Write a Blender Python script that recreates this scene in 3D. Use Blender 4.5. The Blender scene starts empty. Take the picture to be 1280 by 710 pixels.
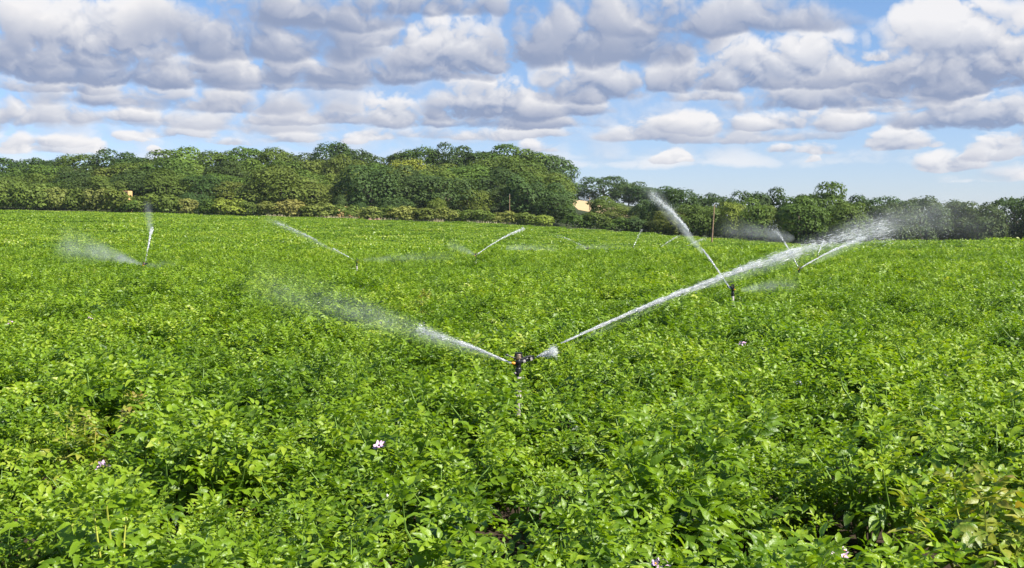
import bpy, math, random
import numpy as np
from mathutils import Vector, Matrix

random.seed(7)
rng = np.random.default_rng(7)
R = math.radians
scene = bpy.context.scene
COL = scene.collection
PI = math.pi

# ------------------------------------------------------------------ camera
F = 1373.0                       # focal length in photograph pixels (1280 wide)
HORIZON = 275.0
CAMZ = 2.0
PITCH = math.atan((355.0 - HORIZON) / F)
cam_d = bpy.data.cameras.new('camera')
cam_d.sensor_width = 36.0
cam_d.lens = 36.0 * F / 1280.0
cam_d.clip_start = 0.1
cam_d.clip_end = 6000
cam = bpy.data.objects.new('camera', cam_d)
COL.objects.link(cam)
cam.location = (0, 0, CAMZ)
cam.rotation_euler = (R(90) - PITCH, 0, 0)
scene.camera = cam
SP, CP = math.sin(PITCH), math.cos(PITCH)


def ray(px, py):
    cx, cy = (px - 640.0) / F, (355.0 - py) / F
    return Vector((cx, CP + cy * SP, -SP + cy * CP))


def at(px, py, depth):
    """point seen at pixel (px, py) of the photograph, at ground distance depth along +Y"""
    d = ray(px, py)
    k = depth / d.y
    return Vector((d.x * k, depth, CAMZ + d.z * k))


# ------------------------------------------------------------------ terrain
AK = np.array([-1.2, -0.466, -0.233, 0, 0.07, 0.153, 0.233, 0.35, 0.466, 1.2])
YK = np.array([0, 40, 60, 80, 110, 150, 190, 230, 270, 320, 400, 600, 1500.])
TB = np.array([
    [0, 0, .2, .6, 1.2, 2.4, 3.5, 5.0, 6, 8, 10, 10, 10],
    [0, 0, .15, .4, .9, 1.8, 2.7, 3.7, 4.6, 7.5, 9, 10, 10],
    [0, 0, 0, .05, .3, .9, 1.6, 2.3, 4.5, 9.5, 11, 12, 12],
    [0, 0, -.1, -.9, -1.4, -1.0, -.2, .66, 4, 10, 12, 12, 12],
    [0, 0, -.1, -1, -1.7, -1.6, -1.1, -.5, 1, 4, 8.7, 10, 10],
    [0, 0, -.1, -1, -1.9, -2.2, -2.0, -1.7, -1.5, 0.8, 5.5, 7, 7],
    [0, 0, -.1, -.8, -1.8, -2.6, -2.9, -3.0, -3, -2.5, 0, 2, 2],
    [0, 0, 0, -.1, -1.2, -3, -4.5, -5, -5, -5, -4, -2, 0],
    [0, 0, 0, 0, -1.0, -2.8, -4.4, -5, -5, -5, -4, -2, 0],
    [0, 0, 0, 0, -1.0, -2.8, -4.4, -5, -5, -5, -4, -2, 0]], float)
_ya = np.arange(0, 1500, 2.0)
_aa = np.linspace(-1.2, 1.2, 241)
_g1 = np.stack([np.interp(_ya, YK, row) for row in TB])              # (A, Y)
_G = np.stack([np.interp(_aa, AK, _g1[:, j]) for j in range(len(_ya))], 1)


def _blur(g, k, axis):
    w = np.hanning(2 * k + 3)[1:-1]
    w /= w.sum()
    pad = [(0, 0), (0, 0)]
    pad[axis] = (k, k)
    gp = np.pad(g, pad, mode='edge')
    return np.apply_along_axis(lambda v: np.convolve(v, w, 'valid'), axis, gp)


_G = _blur(_blur(_G, 7, 1), 6, 0)


def terrain(x, y):
    x = np.asarray(x, float)
    y = np.asarray(y, float)
    yy = np.clip(y, 0.0, 1497.0)
    a = np.clip(x / np.maximum(yy, 12.0), -1.199, 1.199)
    fy = yy / 2.0
    fa = (a + 1.2) / 2.4 * 240
    iy = np.clip(fy.astype(int), 0, len(_ya) - 2)
    ia = np.clip(fa.astype(int), 0, 239)
    ty, ta = fy - iy, fa - ia
    z = (_G[ia, iy] * (1 - ty) * (1 - ta) + _G[ia + 1, iy] * ta * (1 - ty)
         + _G[ia, iy + 1] * (1 - ta) * ty + _G[ia + 1, iy + 1] * ta * ty)
    near = np.clip((y - 6) / 30, 0, 1)
    return z + near * (0.05 * np.sin(x * .21 + y * .13) + 0.04 * np.sin(y * .33 - x * .1))


def tz(x, y):
    return float(terrain(x, y))


# ------------------------------------------------------------------ object helpers
def tag(o, label=None, cat=None, group=None, kind=None):
    if label:
        o['label'] = label
    if cat:
        o['category'] = cat
    if group:
        o['group'] = group
    if kind:
        o['kind'] = kind
    return o


def empty(name, loc, rz=0.0, scale=None):
    o = bpy.data.objects.new(name, None)
    o.empty_display_size = 0.3
    COL.objects.link(o)
    o.location = loc
    o.rotation_euler = (0, 0, rz)
    if scale:
        o.scale = scale
    return o


def mesh_from(name, verts, faces, mat=None, smooth=False, attrs=None):
    """faces: (n, k) int array or list of tuples"""
    me = bpy.data.meshes.new(name)
    verts = np.asarray(verts, np.float32)
    if isinstance(faces, np.ndarray):
        n, k = faces.shape
        me.vertices.add(len(verts))
        me.vertices.foreach_set('co', verts.ravel())
        me.loops.add(n * k)
        me.loops.foreach_set('vertex_index', faces.astype(np.int32).ravel())
        me.polygons.add(n)
        me.polygons.foreach_set('loop_start', np.arange(0, n * k, k, dtype=np.int32))
        me.polygons.foreach_set('loop_total', np.full(n, k, np.int32))
        me.update(calc_edges=True)
    else:
        me.from_pydata([tuple(v) for v in verts], [], faces)
    for an, (typ, dom, data) in (attrs or {}).items():
        at_ = me.attributes.new(an, typ, dom)
        key = 'value' if typ in ('FLOAT', 'INT') else 'vector'
        at_.data.foreach_set(key, np.asarray(data).ravel())
    if smooth:
        me.polygons.foreach_set('use_smooth', np.ones(len(me.polygons), bool))
    if mat:
        me.materials.append(mat)
    return me


def link(name, me, parent=None, loc=None):
    o = bpy.data.objects.new(name, me)
    COL.objects.link(o)
    if parent:
        o.parent = parent
    if loc is not None:
        o.location = loc
    return o


class MB:
    """collects simple solids into one mesh"""
    def __init__(self):
        self.v, self.f = [], []

    def add(self, vs, fs):
        o = len(self.v)
        self.v += [tuple(p) for p in vs]
        self.f += [tuple(i + o for i in f) for f in fs]

    def tube(self, pts, rad, n=10, cap=True):
        pts = [Vector(p) for p in pts]
        if not hasattr(rad, '__len__'):
            rad = [rad] * len(pts)
        vs, fs = [], []
        up = Vector((0.13, 0.21, 1)).normalized()
        prev = None
        for i, p in enumerate(pts):
            t = (pts[min(i + 1, len(pts) - 1)] - pts[max(i - 1, 0)])
            if t.length < 1e-7:
                t = prev or Vector((0, 0, 1))
            t = t.normalized()
            prev = t
            a = t.cross(up)
            if a.length < 0.05:
                a = t.cross(Vector((1, 0, 0.1)))
            a.normalize()
            b = t.cross(a)
            for k in range(n):
                an = 2 * PI * k / n
                vs.append(p + (a * math.cos(an) + b * math.sin(an)) * rad[i])
        m = len(pts)
        for i in range(m - 1):
            for k in range(n):
                k2 = (k + 1) % n
                fs.append((i * n + k, i * n + k2, (i + 1) * n + k2, (i + 1) * n + k))
        if cap:
            fs.append(tuple(range(n - 1, -1, -1)))
            fs.append(tuple((m - 1) * n + k for k in range(n)))
        self.add(vs, fs)

    def lathe(self, prof, c=(0, 0, 0), axis=(0, 0, 1), n=16):
        """prof: (distance along axis, radius)"""
        c = Vector(c)
        ax = Vector(axis).normalized()
        self.tube_profile(c, ax, prof, n)

    def tube_profile(self, c, ax, prof, n):
        up = Vector((0, 0, 1)) if abs(ax.z) < .9 else Vector((1, 0, 0))
        a = ax.cross(up).normalized()
        b = ax.cross(a)
        vs, fs = [], []
        for h, r in prof:
            for k in range(n):
                an = 2 * PI * k / n
                vs.append(c + ax * h + (a * math.cos(an) + b * math.sin(an)) * r)
        m = len(prof)
        for i in range(m - 1):
            for k in range(n):
                k2 = (k + 1) % n
                fs.append((i * n + k, (i + 1) * n + k, (i + 1) * n + k2, i * n + k2))
        fs.append(tuple(range(n)))
        fs.append(tuple((m - 1) * n + k for k in range(n - 1, -1, -1)))
        self.add(vs, fs)

    def box(self, c, s, rot=None, bev=0.15):
        """chamfered box"""
        c = Vector(c)
        hx, hy, hz = (q / 2 for q in s)
        b = min(hx, hy, hz) * bev
        vs, fs = [], []
        prof = [(-hz, b), (-hz + b, 0), (hz - b, 0), (hz, b)]
        for z, i in prof:
            x, y = hx - i, hy - i
            e = b
            for px, py in ((-x + e, -y), (x - e, -y), (x, -y + e), (x, y - e), (x - e, y), (-x + e, y), (-x, y - e), (-x, -y + e)):
                p = Vector((px, py, z))
                if rot:
                    p = rot @ p
                vs.append(c + p)
        for i in range(3):
            for k in range(8):
                k2 = (k + 1) % 8
                fs.append((i * 8 + k, i * 8 + k2, (i + 1) * 8 + k2, (i + 1) * 8 + k))
        fs.append(tuple(range(7, -1, -1)))
        fs.append(tuple(24 + k for k in range(8)))
        self.add(vs, fs)

    def build(self, name, mat, parent=None, smooth=True, loc=None):
        me = mesh_from(name, self.v, self.f, mat, smooth)
        if smooth:
            me.set_sharp_from_angle(angle=R(40))
        return link(name, me, parent, loc)


# ------------------------------------------------------------------ materials
def new_mat(name):
    m = bpy.data.materials.new(name)
    m.use_nodes = True
    nt = m.node_tree
    nt.nodes.clear()
    out = nt.nodes.new('ShaderNodeOutputMaterial')
    return m, nt, out


def N(nt, typ, **kw):
    n = nt.nodes.new(typ)
    for k, v in kw.items():
        setattr(n, k, v)
    return n


def setin(n, **kw):
    for k, v in kw.items():
        n.inputs[k.replace('_', ' ')].default_value = v


def ramp(nt, stops, fac=None):
    r = N(nt, 'ShaderNodeValToRGB')
    el = r.color_ramp.elements
    while len(el) > 2:
        el.remove(el[-1])
    for i, (p, c) in enumerate(stops):
        e = el[i] if i < 2 else el.new(p)
        e.position = p
        e.color = (*c, 1)
    if fac is not None:
        nt.links.new(fac, r.inputs[0])
    return r


def mathn(nt, op, a=None, b=None, c=None, clamp=False):
    n = N(nt, 'ShaderNodeMath', operation=op, use_clamp=clamp)
    for i, v in enumerate((a, b, c)):
        if v is None:
            continue
        if hasattr(v, 'is_linked') or hasattr(v, 'links'):
            nt.links.new(v, n.inputs[i])
        else:
            n.inputs[i].default_value = v
    return n.outputs[0]


def mixcol(nt, fac, a, b, mode='MIX'):
    n = N(nt, 'ShaderNodeMix', data_type='RGBA', blend_type=mode)
    for idx, v in ((0, fac), (6, a), (7, b)):
        if hasattr(v, 'links'):
            nt.links.new(v, n.inputs[idx])
        else:
            n.inputs[idx].default_value = (*v, 1) if (idx > 0 and len(v) == 3) else v
    return n.outputs[2]


def simple_mat(name, col, rough=0.5, metal=0.0, var=0.15, scale=30.0, spec=0.5):
    m, nt, out = new_mat(name)
    b = N(nt, 'ShaderNodeBsdfPrincipled')
    tc = N(nt, 'ShaderNodeTexCoord')
    no = N(nt, 'ShaderNodeTexNoise')
    setin(no, Scale=scale, Detail=5.0)
    nt.links.new(tc.outputs['Object'], no.inputs['Vector'])
    c = ramp(nt, [(0.25, tuple(q * (1 - var) for q in col)), (0.75, tuple(min(1, q * (1 + var)) for q in col))], no.outputs[0])
    nt.links.new(c.outputs[0], b.inputs['Base Color'])
    setin(b, Roughness=rough, Metallic=metal)
    b.inputs['Specular IOR Level'].default_value = spec
    bp = N(nt, 'ShaderNodeBump')
    setin(bp, Strength=0.2, Distance=0.01)
    nt.links.new(no.outputs[0], bp.inputs['Height'])
    nt.links.new(bp.outputs[0], b.inputs['Normal'])
    nt.links.new(b.outputs[0], out.inputs[0])
    return m


def crop_leaf_mat(name, yellow=0.0):
    m, nt, out = new_mat(name)
    lv = N(nt, 'ShaderNodeAttribute', attribute_name='lv')
    ti = N(nt, 'ShaderNodeAttribute', attribute_name='tint', attribute_type='INSTANCER')
    geo = N(nt, 'ShaderNodeNewGeometry')
    no = N(nt, 'ShaderNodeTexNoise')
    setin(no, Scale=0.5, Detail=3.0)
    nt.links.new(geo.outputs['Position'], no.inputs['Vector'])
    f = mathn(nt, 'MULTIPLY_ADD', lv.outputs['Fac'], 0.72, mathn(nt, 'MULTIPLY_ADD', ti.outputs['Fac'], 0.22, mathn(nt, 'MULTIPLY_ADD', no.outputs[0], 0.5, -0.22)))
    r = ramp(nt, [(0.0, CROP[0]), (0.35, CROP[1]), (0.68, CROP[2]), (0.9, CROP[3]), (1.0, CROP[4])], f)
    col = r.outputs[0]
    if yellow:
        n2 = N(nt, 'ShaderNodeTexNoise')
        setin(n2, Scale=9.0, Detail=3.0)
        nt.links.new(geo.outputs['Position'], n2.inputs['Vector'])
        yr = ramp(nt, [(0.42, (0, 0, 0)), (0.62, (yellow,) * 3)], n2.outputs[0])
        yc = ramp(nt, [(0.0, (.24, .28, .03)), (0.7, (.36, .34, .06)), (0.92, (.30, .20, .06))], lv.outputs['Fac'])
        col = mixcol(nt, yr.outputs[0], col, yc.outputs[0])
    back = mixcol(nt, mathn(nt, 'MULTIPLY', geo.outputs['Backfacing'], 0.35), col, (0.20, 0.27, 0.11))
    n3 = N(nt, 'ShaderNodeTexNoise')
    setin(n3, Scale=75.0, Detail=2.0)
    nt.links.new(geo.outputs['Position'], n3.inputs['Vector'])
    bp = N(nt, 'ShaderNodeBump')
    setin(bp, Strength=.55, Distance=.006)
    nt.links.new(n3.outputs[0], bp.inputs['Height'])
    b = N(nt, 'ShaderNodeBsdfPrincipled')
    nt.links.new(bp.outputs[0], b.inputs['Normal'])
    nt.links.new(back, b.inputs['Base Color'])
    setin(b, Roughness=0.42)
    b.inputs['Specular IOR Level'].default_value = 0.42
    tr = N(nt, 'ShaderNodeBsdfTranslucent')
    tc = mixcol(nt, 1.0, col, (1.35, 1.4, 0.35), 'MULTIPLY')
    nt.links.new(tc, tr.inputs['Color'])
    mx = N(nt, 'ShaderNodeMixShader')
    mx.inputs[0].default_value = 0.36
    nt.links.new(b.outputs[0], mx.inputs[1])
    nt.links.new(tr.outputs[0], mx.inputs[2])
    nt.links.new(mx.outputs[0], out.inputs[0])
    return m


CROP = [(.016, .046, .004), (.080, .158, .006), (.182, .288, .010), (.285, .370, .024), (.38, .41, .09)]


def tree_leaf_mat(name):
    m, nt, out = new_mat(name)
    lv = N(nt, 'ShaderNodeAttribute', attribute_name='lv')
    oi = N(nt, 'ShaderNodeObjectInfo')
    geo = N(nt, 'ShaderNodeNewGeometry')
    no = N(nt, 'ShaderNodeTexNoise')
    setin(no, Scale=0.45, Detail=3.0)
    nt.links.new(geo.outputs['Position'], no.inputs['Vector'])
    f = mathn(nt, 'MULTIPLY_ADD', lv.outputs['Fac'], 0.32, mathn(nt, 'MULTIPLY', no.outputs[0], 0.85))
    r = ramp(nt, [(0.1, (.62, .62, .62)), (0.9, (1.45, 1.4, 1.25))], f)
    col = mixcol(nt, 1.0, oi.outputs['Color'], r.outputs[0], 'MULTIPLY')
    b = N(nt, 'ShaderNodeBsdfPrincipled')
    nt.links.new(col, b.inputs['Base Color'])
    setin(b, Roughness=0.55)
    b.inputs['Specular IOR Level'].default_value = 0.12
    tr = N(nt, 'ShaderNodeBsdfTranslucent')
    nt.links.new(mixcol(nt, 1.0, col, (1.3, 1.25, 0.6), 'MULTIPLY'), tr.inputs['Color'])
    mx = N(nt, 'ShaderNodeMixShader')
    mx.inputs[0].default_value = 0.25
    nt.links.new(b.outputs[0], mx.inputs[1])
    nt.links.new(tr.outputs[0], mx.inputs[2])
    nt.links.new(mx.outputs[0], out.inputs[0])
    return m


def water_mat(name, alpha=1.0):
    m, nt, out = new_mat(name)
    d = N(nt, 'ShaderNodeBsdfDiffuse')
    d.inputs['Color'].default_value = (.97, .98, .99, 1)
    t = N(nt, 'ShaderNodeBsdfTranslucent')
    t.inputs['Color'].default_value = (.98, .99, .99, 1)
    g = N(nt, 'ShaderNodeBsdfGlossy')
    setin(g, Roughness=0.15)
    mx = N(nt, 'ShaderNodeMixShader')
    mx.inputs[0].default_value = 0.5
    nt.links.new(d.outputs[0], mx.inputs[1])
    nt.links.new(t.outputs[0], mx.inputs[2])
    m2 = N(nt, 'ShaderNodeMixShader')
    m2.inputs[0].default_value = 0.12
    nt.links.new(mx.outputs[0], m2.inputs[1])
    nt.links.new(g.outputs[0], m2.inputs[2])
    if alpha < 1:
        tp = N(nt, 'ShaderNodeBsdfTransparent')
        m3 = N(nt, 'ShaderNodeMixShader')
        m3.inputs[0].default_value = alpha
        nt.links.new(tp.outputs[0], m3.inputs[1])
        nt.links.new(m2.outputs[0], m3.inputs[2])
        nt.links.new(m3.outputs[0], out.inputs[0])
    else:
        nt.links.new(m2.outputs[0], out.inputs[0])
    return m


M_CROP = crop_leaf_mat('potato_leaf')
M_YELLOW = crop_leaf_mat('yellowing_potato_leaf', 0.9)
M_STEM = simple_mat('potato_stem', (.13, .22, .03), .5)
M_YSTEM = simple_mat('pale_potato_stem', (.36, .38, .05), .5)
M_TREE = tree_leaf_mat('tree_leaf')
M_BARK = simple_mat('bark', (.11, .085, .06), .9, var=.4, scale=4)
M_WATER = water_mat('sprayed_water', .55)
M_MIST = water_mat('water_mist', 0.40)
M_BLACK = simple_mat('black_plastic', (.012, .012, .013), .38)
M_GREYPIPE = simple_mat('grey_aluminium_pipe', (.34, .30, .28), .55, .1, var=.2)
M_ORANGE = simple_mat('orange_plastic', (.75, .30, .02), .4)
M_BRASS = simple_mat('worn_brass', (.50, .36, .28), .35, .7)
M_PETAL = simple_mat('petal', (.62, .42, .60), .6, var=.2, scale=60)
M_PETALW = simple_mat('white_petal', (.70, .64, .66), .6, var=.1, scale=60)
M_ANTHER = simple_mat('anther', (.75, .45, .03), .5)
M_WOOD = simple_mat('pole_wood', (.27, .17, .10), .85, var=.35, scale=3)
M_STRAW = simple_mat('straw', (.54, .34, .14), .9, var=.3, scale=6)
M_TWINE = simple_mat('twine', (.30, .13, .06), .8)
M_IRON = simple_mat('galvanised_iron', (.30, .30, .30), .5, .6)

# ------------------------------------------------------------------ ground
def ground_mat():
    m, nt, out = new_mat('ground')
    geo = N(nt, 'ShaderNodeNewGeometry')
    sep = N(nt, 'ShaderNodeSeparateXYZ')
    nt.links.new(geo.outputs['Position'], sep.inputs[0])
    n1 = N(nt, 'ShaderNodeTexNoise')
    setin(n1, Scale=3.0, Detail=8.0, Roughness=.65)
    nt.links.new(geo.outputs['Position'], n1.inputs['Vector'])
    n2 = N(nt, 'ShaderNodeTexNoise')
    setin(n2, Scale=.08, Detail=6.0)
    nt.links.new(geo.outputs['Position'], n2.inputs['Vector'])
    soil = ramp(nt, [(.3, (.020, .014, .009)), (.7, (.06, .042, .027))], n1.outputs[0])
    grass = ramp(nt, [(.3, (.020, .030, .010)), (.55, (.035, .045, .014)), (.8, (.08, .08, .03))], n2.outputs[0])
    y = mathn(nt, 'ADD', sep.outputs[1], mathn(nt, 'MULTIPLY', n2.outputs[0], 4.0))
    fac = mathn(nt, 'MULTIPLY_ADD', y, 1.0, -229.0, clamp=True)
    col = mixcol(nt, fac, soil.outputs[0], grass.outputs[0])
    b = N(nt, 'ShaderNodeBsdfPrincipled')
    nt.links.new(col, b.inputs['Base Color'])
    setin(b, Roughness=.95)
    b.inputs['Specular IOR Level'].default_value = .2
    bp = N(nt, 'ShaderNodeBump')
    setin(bp, Strength=.8, Distance=.05)
    nt.links.new(n1.outputs[0], bp.inputs['Height'])
    nt.links.new(bp.outputs[0], b.inputs['Normal'])
    nt.links.new(b.outputs[0], out.inputs[0])
    return m


ys = np.concatenate([np.linspace(-300, -5, 12), np.linspace(0, 60, 61), np.linspace(62, 460, 160), np.linspace(480, 1490, 30)])
avs = np.linspace(-1, 1, 161)
half = np.where(ys < 0, 40 - ys, 40 + ys * 1.15)
GX = avs[None, :] * half[:, None]
GY = np.repeat(ys[:, None], len(avs), 1)
GZ = terrain(GX, GY)
gv = np.stack([GX, GY, GZ], -1).reshape(-1, 3)
nr, nc = GX.shape
ii, jj = np.meshgrid(np.arange(nr - 1), np.arange(nc - 1), indexing='ij')
b0 = (ii * nc + jj).ravel()
gf = np.stack([b0, b0 + 1, b0 + nc + 1, b0 + nc], 1)
tag(link('ground', mesh_from('ground', gv, gf, ground_mat(), True)), kind='structure')


def sheet(name, x0, x1, y0, y1, mat, lift, nx=20, ny=14):
    xs, yy = np.linspace(x0, x1, nx), np.linspace(y0, y1, ny)
    X, Y = np.meshgrid(xs, yy)
    Z = terrain(X, Y) + lift
    v = np.stack([X, Y, Z], -1).reshape(-1, 3)
    i, j = np.meshgrid(np.arange(ny - 1), np.arange(nx - 1), indexing='ij')
    b = (i * nx + j).ravel()
    return tag(link(name, mesh_from(name, v, np.stack([b, b + 1, b + nx + 1, b + nx], 1), mat, True)), kind='structure')


M_STUB = simple_mat('stubble', (.40, .29, .14), .95, var=.2, scale=1.2)
sheet('stubble_field', 19.0, 35, 316, 406, M_STUB, .06, 40, 60)

# ------------------------------------------------------------------ potato leaves
def leaf_template(lod):
    """ovate leaflet along +Y (length 1), folded on its midrib, drooping tip"""
    if lod == 0:
        t = np.array([0, .12, .32, .55, .78, 1.0])
        w = np.array([.02, .17, .245, .215, .115, .0])
        rows, faces = [], []
        for tt, ww in zip(t, w):
            droop = -0.30 * tt ** 2.2
            fold = ww * .38
            rows += [(-ww, tt, droop + fold - .04 * math.sin(tt * 9)), (0, tt, droop), (ww, tt, droop + fold + .04 * math.sin(tt * 8))]
        for k in range(5):
            a = 3 * k
            faces += [(a, a + 1, a + 4, a + 3), (a + 1, a + 2, a + 5, a + 4)]
        return np.array(rows), np.array(faces)
    t = np.array([0, .4, 1.0])
    w = np.array([.03, .27, .03])
    rows, faces = [], []
    for tt, ww in zip(t, w):
        droop = -0.28 * tt ** 2
        fold = ww * .38
        rows += [(-ww, tt, droop + fold), (0, tt, droop), (ww, tt, droop + fold)]
    for k in range(2):
        a = 3 * k
        faces += [(a, a + 1, a + 4, a + 3), (a + 1, a + 2, a + 5, a + 4)]
    return np.array(rows), np.array(faces)


LT = [leaf_template(0), leaf_template(1)]


def frame(d, n):
    d = d / np.linalg.norm(d)
    x = np.cross(d, n)
    l = np.linalg.norm(x)
    x = x / l if l > 1e-5 else np.array([1., 0, 0])
    n = np.cross(x, d)
    return np.stack([x, d, n], 1)                           # columns


class LeafBag:
    def __init__(self, lod):
        self.T, self.Fc = LT[lod]
        self.v, self.f, self.lv = [], [], []
        self.n = 0

    def leaflet(self, p, d, n, L, lv, wide=1.0):
        B = frame(d, n)
        v = (self.T * np.array([L * wide, L, L])) @ B.T + p
        self.v.append(v)
        self.f.append(self.Fc + self.n)
        self.n += len(self.T)
        self.lv.append(np.full(len(self.T), lv))

    def compound(self, rg, p, d, L, lv, big=1.0):
        """a pinnate leaf: terminal leaflet and pairs of side leaflets on an arching rachis"""
        d = d / np.linalg.norm(d)
        up = np.array([0, 0, 1.0])
        side = np.cross(d, up)
        if np.linalg.norm(side) < .05:
            side = np.array([1., 0, 0])
        side /= np.linalg.norm(side)
        roll = rg.normal(0, .45)
        nrm = np.cross(side, d)
        nrm = nrm * math.cos(roll) + side * math.sin(roll)
        side = np.cross(d, nrm)
        pos = p.copy()
        pairs = [.30, .52, .74]
        if L < .12:
            pairs = [.4, .7]
        dirn = d.copy()
        last = 0
        sz = L * .40 * big
        for q in pairs + [.92]:
            pos = pos + dirn * (q - last) * L
            last = q
            dirn = dirn + np.array([0, 0, -.20 * q])
            dirn /= np.linalg.norm(dirn)
            nn = np.cross(side, dirn)
            if q == .92:
                self.leaflet(pos, dirn + rg.normal(0, .1, 3), nn + rg.normal(0, .15, 3), sz * 1.2, np.clip(lv + rg.normal(0, .08), 0, 1))
            else:
                k = (.72, .9, 1.0)[min(2, int(q * 3.2) - 0 if q < .9 else 2)] if L >= .12 else .85
                for s in (-1, 1):
                    dd = dirn * .55 + side * s * .85 + np.array([0, 0, rg.normal(-.05, .16)])
                    self.leaflet(pos, dd, nn + rg.normal(0, .32, 3), sz * k * rg.uniform(.85, 1.1), np.clip(lv + rg.normal(0, .1), 0, 1))

    def mesh(self, name, mat):
        return mesh_from(name, np.concatenate(self.v), np.concatenate(self.f), mat, True,
                         {'lv': ('FLOAT', 'POINT', np.concatenate(self.lv).astype(np.float32))})


def plant(seed, lod, height=.5, nst=6, spread=.26, mat=None, stem_mat=None, big=1.0, lvshift=0.0, name='potato'):
    rg = np.random.default_rng(seed)
    lb = LeafBag(lod)
    st = MB()
    for s in range(nst):
        az = 2 * PI * (s + rg.uniform(-.3, .3)) / nst
        out = np.array([math.cos(az), math.sin(az), 0])
        H = height * rg.uniform(.82, 1.15)
        rr = spread * rg.uniform(.45, 1.15) if s else .04
        pts = []
        for t in np.linspace(0, 1, 6):
            pts.append(out * (.03 + rr * t ** 1.2) + np.array([0, 0, H * (t ** .85)]) + np.append(rg.normal(0, .008, 2), 0))
        pts = np.array(pts)
        if lod == 0:
            st.tube(pts, [.008, .0075, .007, .006, .005, .003], 5, False)
        nl = 9 if lod == 0 else 8
        ph = rg.uniform(0, 6.28)
        for k in range(nl):
            t = .30 + .70 * (k + .4) / nl
            i = min(int(t * 5), 4)
            u = t * 5 - i
            p = pts[i] * (1 - u) + pts[i + 1] * u
            ph += 2.4 + rg.normal(0, .3)
            elev = rg.uniform(-.1, .75) + .9 * max(0, t - .55)
            d = np.array([math.cos(ph) * math.cos(elev), math.sin(ph) * math.cos(elev), math.sin(elev)]) + out * .25
            L = (.21 - .11 * max(0, t - .45) / .55) * rg.uniform(.8, 1.2)
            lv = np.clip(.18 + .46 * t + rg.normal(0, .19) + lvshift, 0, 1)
            if rg.random() < .012:
                lv = 1.0
            lb.compound(rg, p, d, L, lv, big)
        for k in range(6):                                   # young leaves of the shoot tip
            ph += 1.7
            d = np.array([math.cos(ph) * .6, math.sin(ph) * .6, rg.uniform(.6, 1.3)])
            lb.compound(rg, pts[-1], d, .10 * rg.uniform(.8, 1.2), np.clip(.68 + lvshift + rg.normal(0, .08), 0, 1), big)
    return lb.mesh(name, mat or M_CROP), st


def far_patch(seed, n, size, leaf):
    """canopy of small leaves over a square patch, for the distant part of the crop"""
    rg = np.random.default_rng(seed)
    xy = rg.uniform(-size / 2, size / 2, (n, 2))
    bx = rg.uniform(-size / 2, size / 2, (int(size * size * 4.2), 2))
    dist = np.sqrt(((xy[:, None] - bx[None]) ** 2).sum(-1)).min(1)
    z = .50 - .9 * dist ** 1.4 * rg.uniform(.4, 1.3, n) + rg.normal(0, .05, n) - .12 * (rg.random(n) < .25)
    hol = rg.uniform(-size / 2, size / 2, (int(size * size * .5), 2))
    hd = np.sqrt(((xy[:, None] - hol[None]) ** 2).sum(-1)).min(1)
    gone = hd < rg.uniform(.05, .28, n)
    z -= .45 * np.exp(-(hd / .28) ** 2)
    z = np.clip(z, .05, .7)
    xy, z = xy[~gone], z[~gone]
    n = len(z)
    az = rg.uniform(0, 6.28, n)
    el = rg.normal(.2, .5, n)
    d = np.stack([np.cos(az) * np.cos(el), np.sin(az) * np.cos(el), np.sin(el)], 1)
    nn = np.stack([rg.normal(0, .6, n), rg.normal(0, .6, n), np.ones(n)], 1)
    x = np.cross(d, nn)
    x /= np.linalg.norm(x, axis=1)[:, None]
    L = leaf * rg.uniform(.7, 1.4, n)[:, None]
    c = np.column_stack([xy, z])
    v = np.stack([c - d * L, c + x * L * .55, c + d * L, c - x * L * .55], 1).reshape(-1, 3)
    f = np.arange(n * 4).reshape(-1, 4)
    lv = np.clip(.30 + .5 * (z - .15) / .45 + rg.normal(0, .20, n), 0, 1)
    return mesh_from('canopy', v, f, M_CROP, False, {'lv': ('FLOAT', 'POINT', np.repeat(lv, 4).astype(np.float32))})


VAR = bpy.data.collections.new('crop_variants')              # not linked to the scene: only a source of shapes
NV0, NV1, NV2, NV3 = 9, 7, 4, 4
NEAR_ST = []
for i in range(NV0):
    me, st = plant(100 + i, 0, height=.44 + .025 * (i % 4), nst=6 + i % 3, big=1.0)
    # stems join the same shape as a second material
    nv = len(me.vertices)
    so = bpy.data.objects.new('crop_%02d' % i, me)
    sm = mesh_from('stems', st.v, st.f, M_STEM, True)
    # merge stems into the leaf mesh
    import bmesh
    bm = bmesh.new()
    bm.from_mesh(me)
    bm.from_mesh(sm)
    bm.faces.ensure_lookup_table()
    nf = len(me.polygons)
    for fc in bm.faces[nf:]:
        fc.material_index = 1
    bm.to_mesh(me)
    bm.free()
    me.materials.append(M_STEM)
    VAR.objects.link(so)
for i in range(NV1):
    me, st = plant(200 + i, 1, height=.43 + .03 * (i % 4), nst=7, big=1.02)
    VAR.objects.link(bpy.data.objects.new('crop_%02d' % (NV0 + i), me))
for i in range(NV2):
    VAR.objects.link(bpy.data.objects.new('crop_%02d' % (NV0 + NV1 + i), far_patch(300 + i, 1900, 2.4, .055)))
for i in range(NV3):
    VAR.objects.link(bpy.data.objects.new('crop_%02d' % (NV0 + NV1 + NV2 + i), far_patch(400 + i, 1500, 4.0, .10)))

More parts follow.
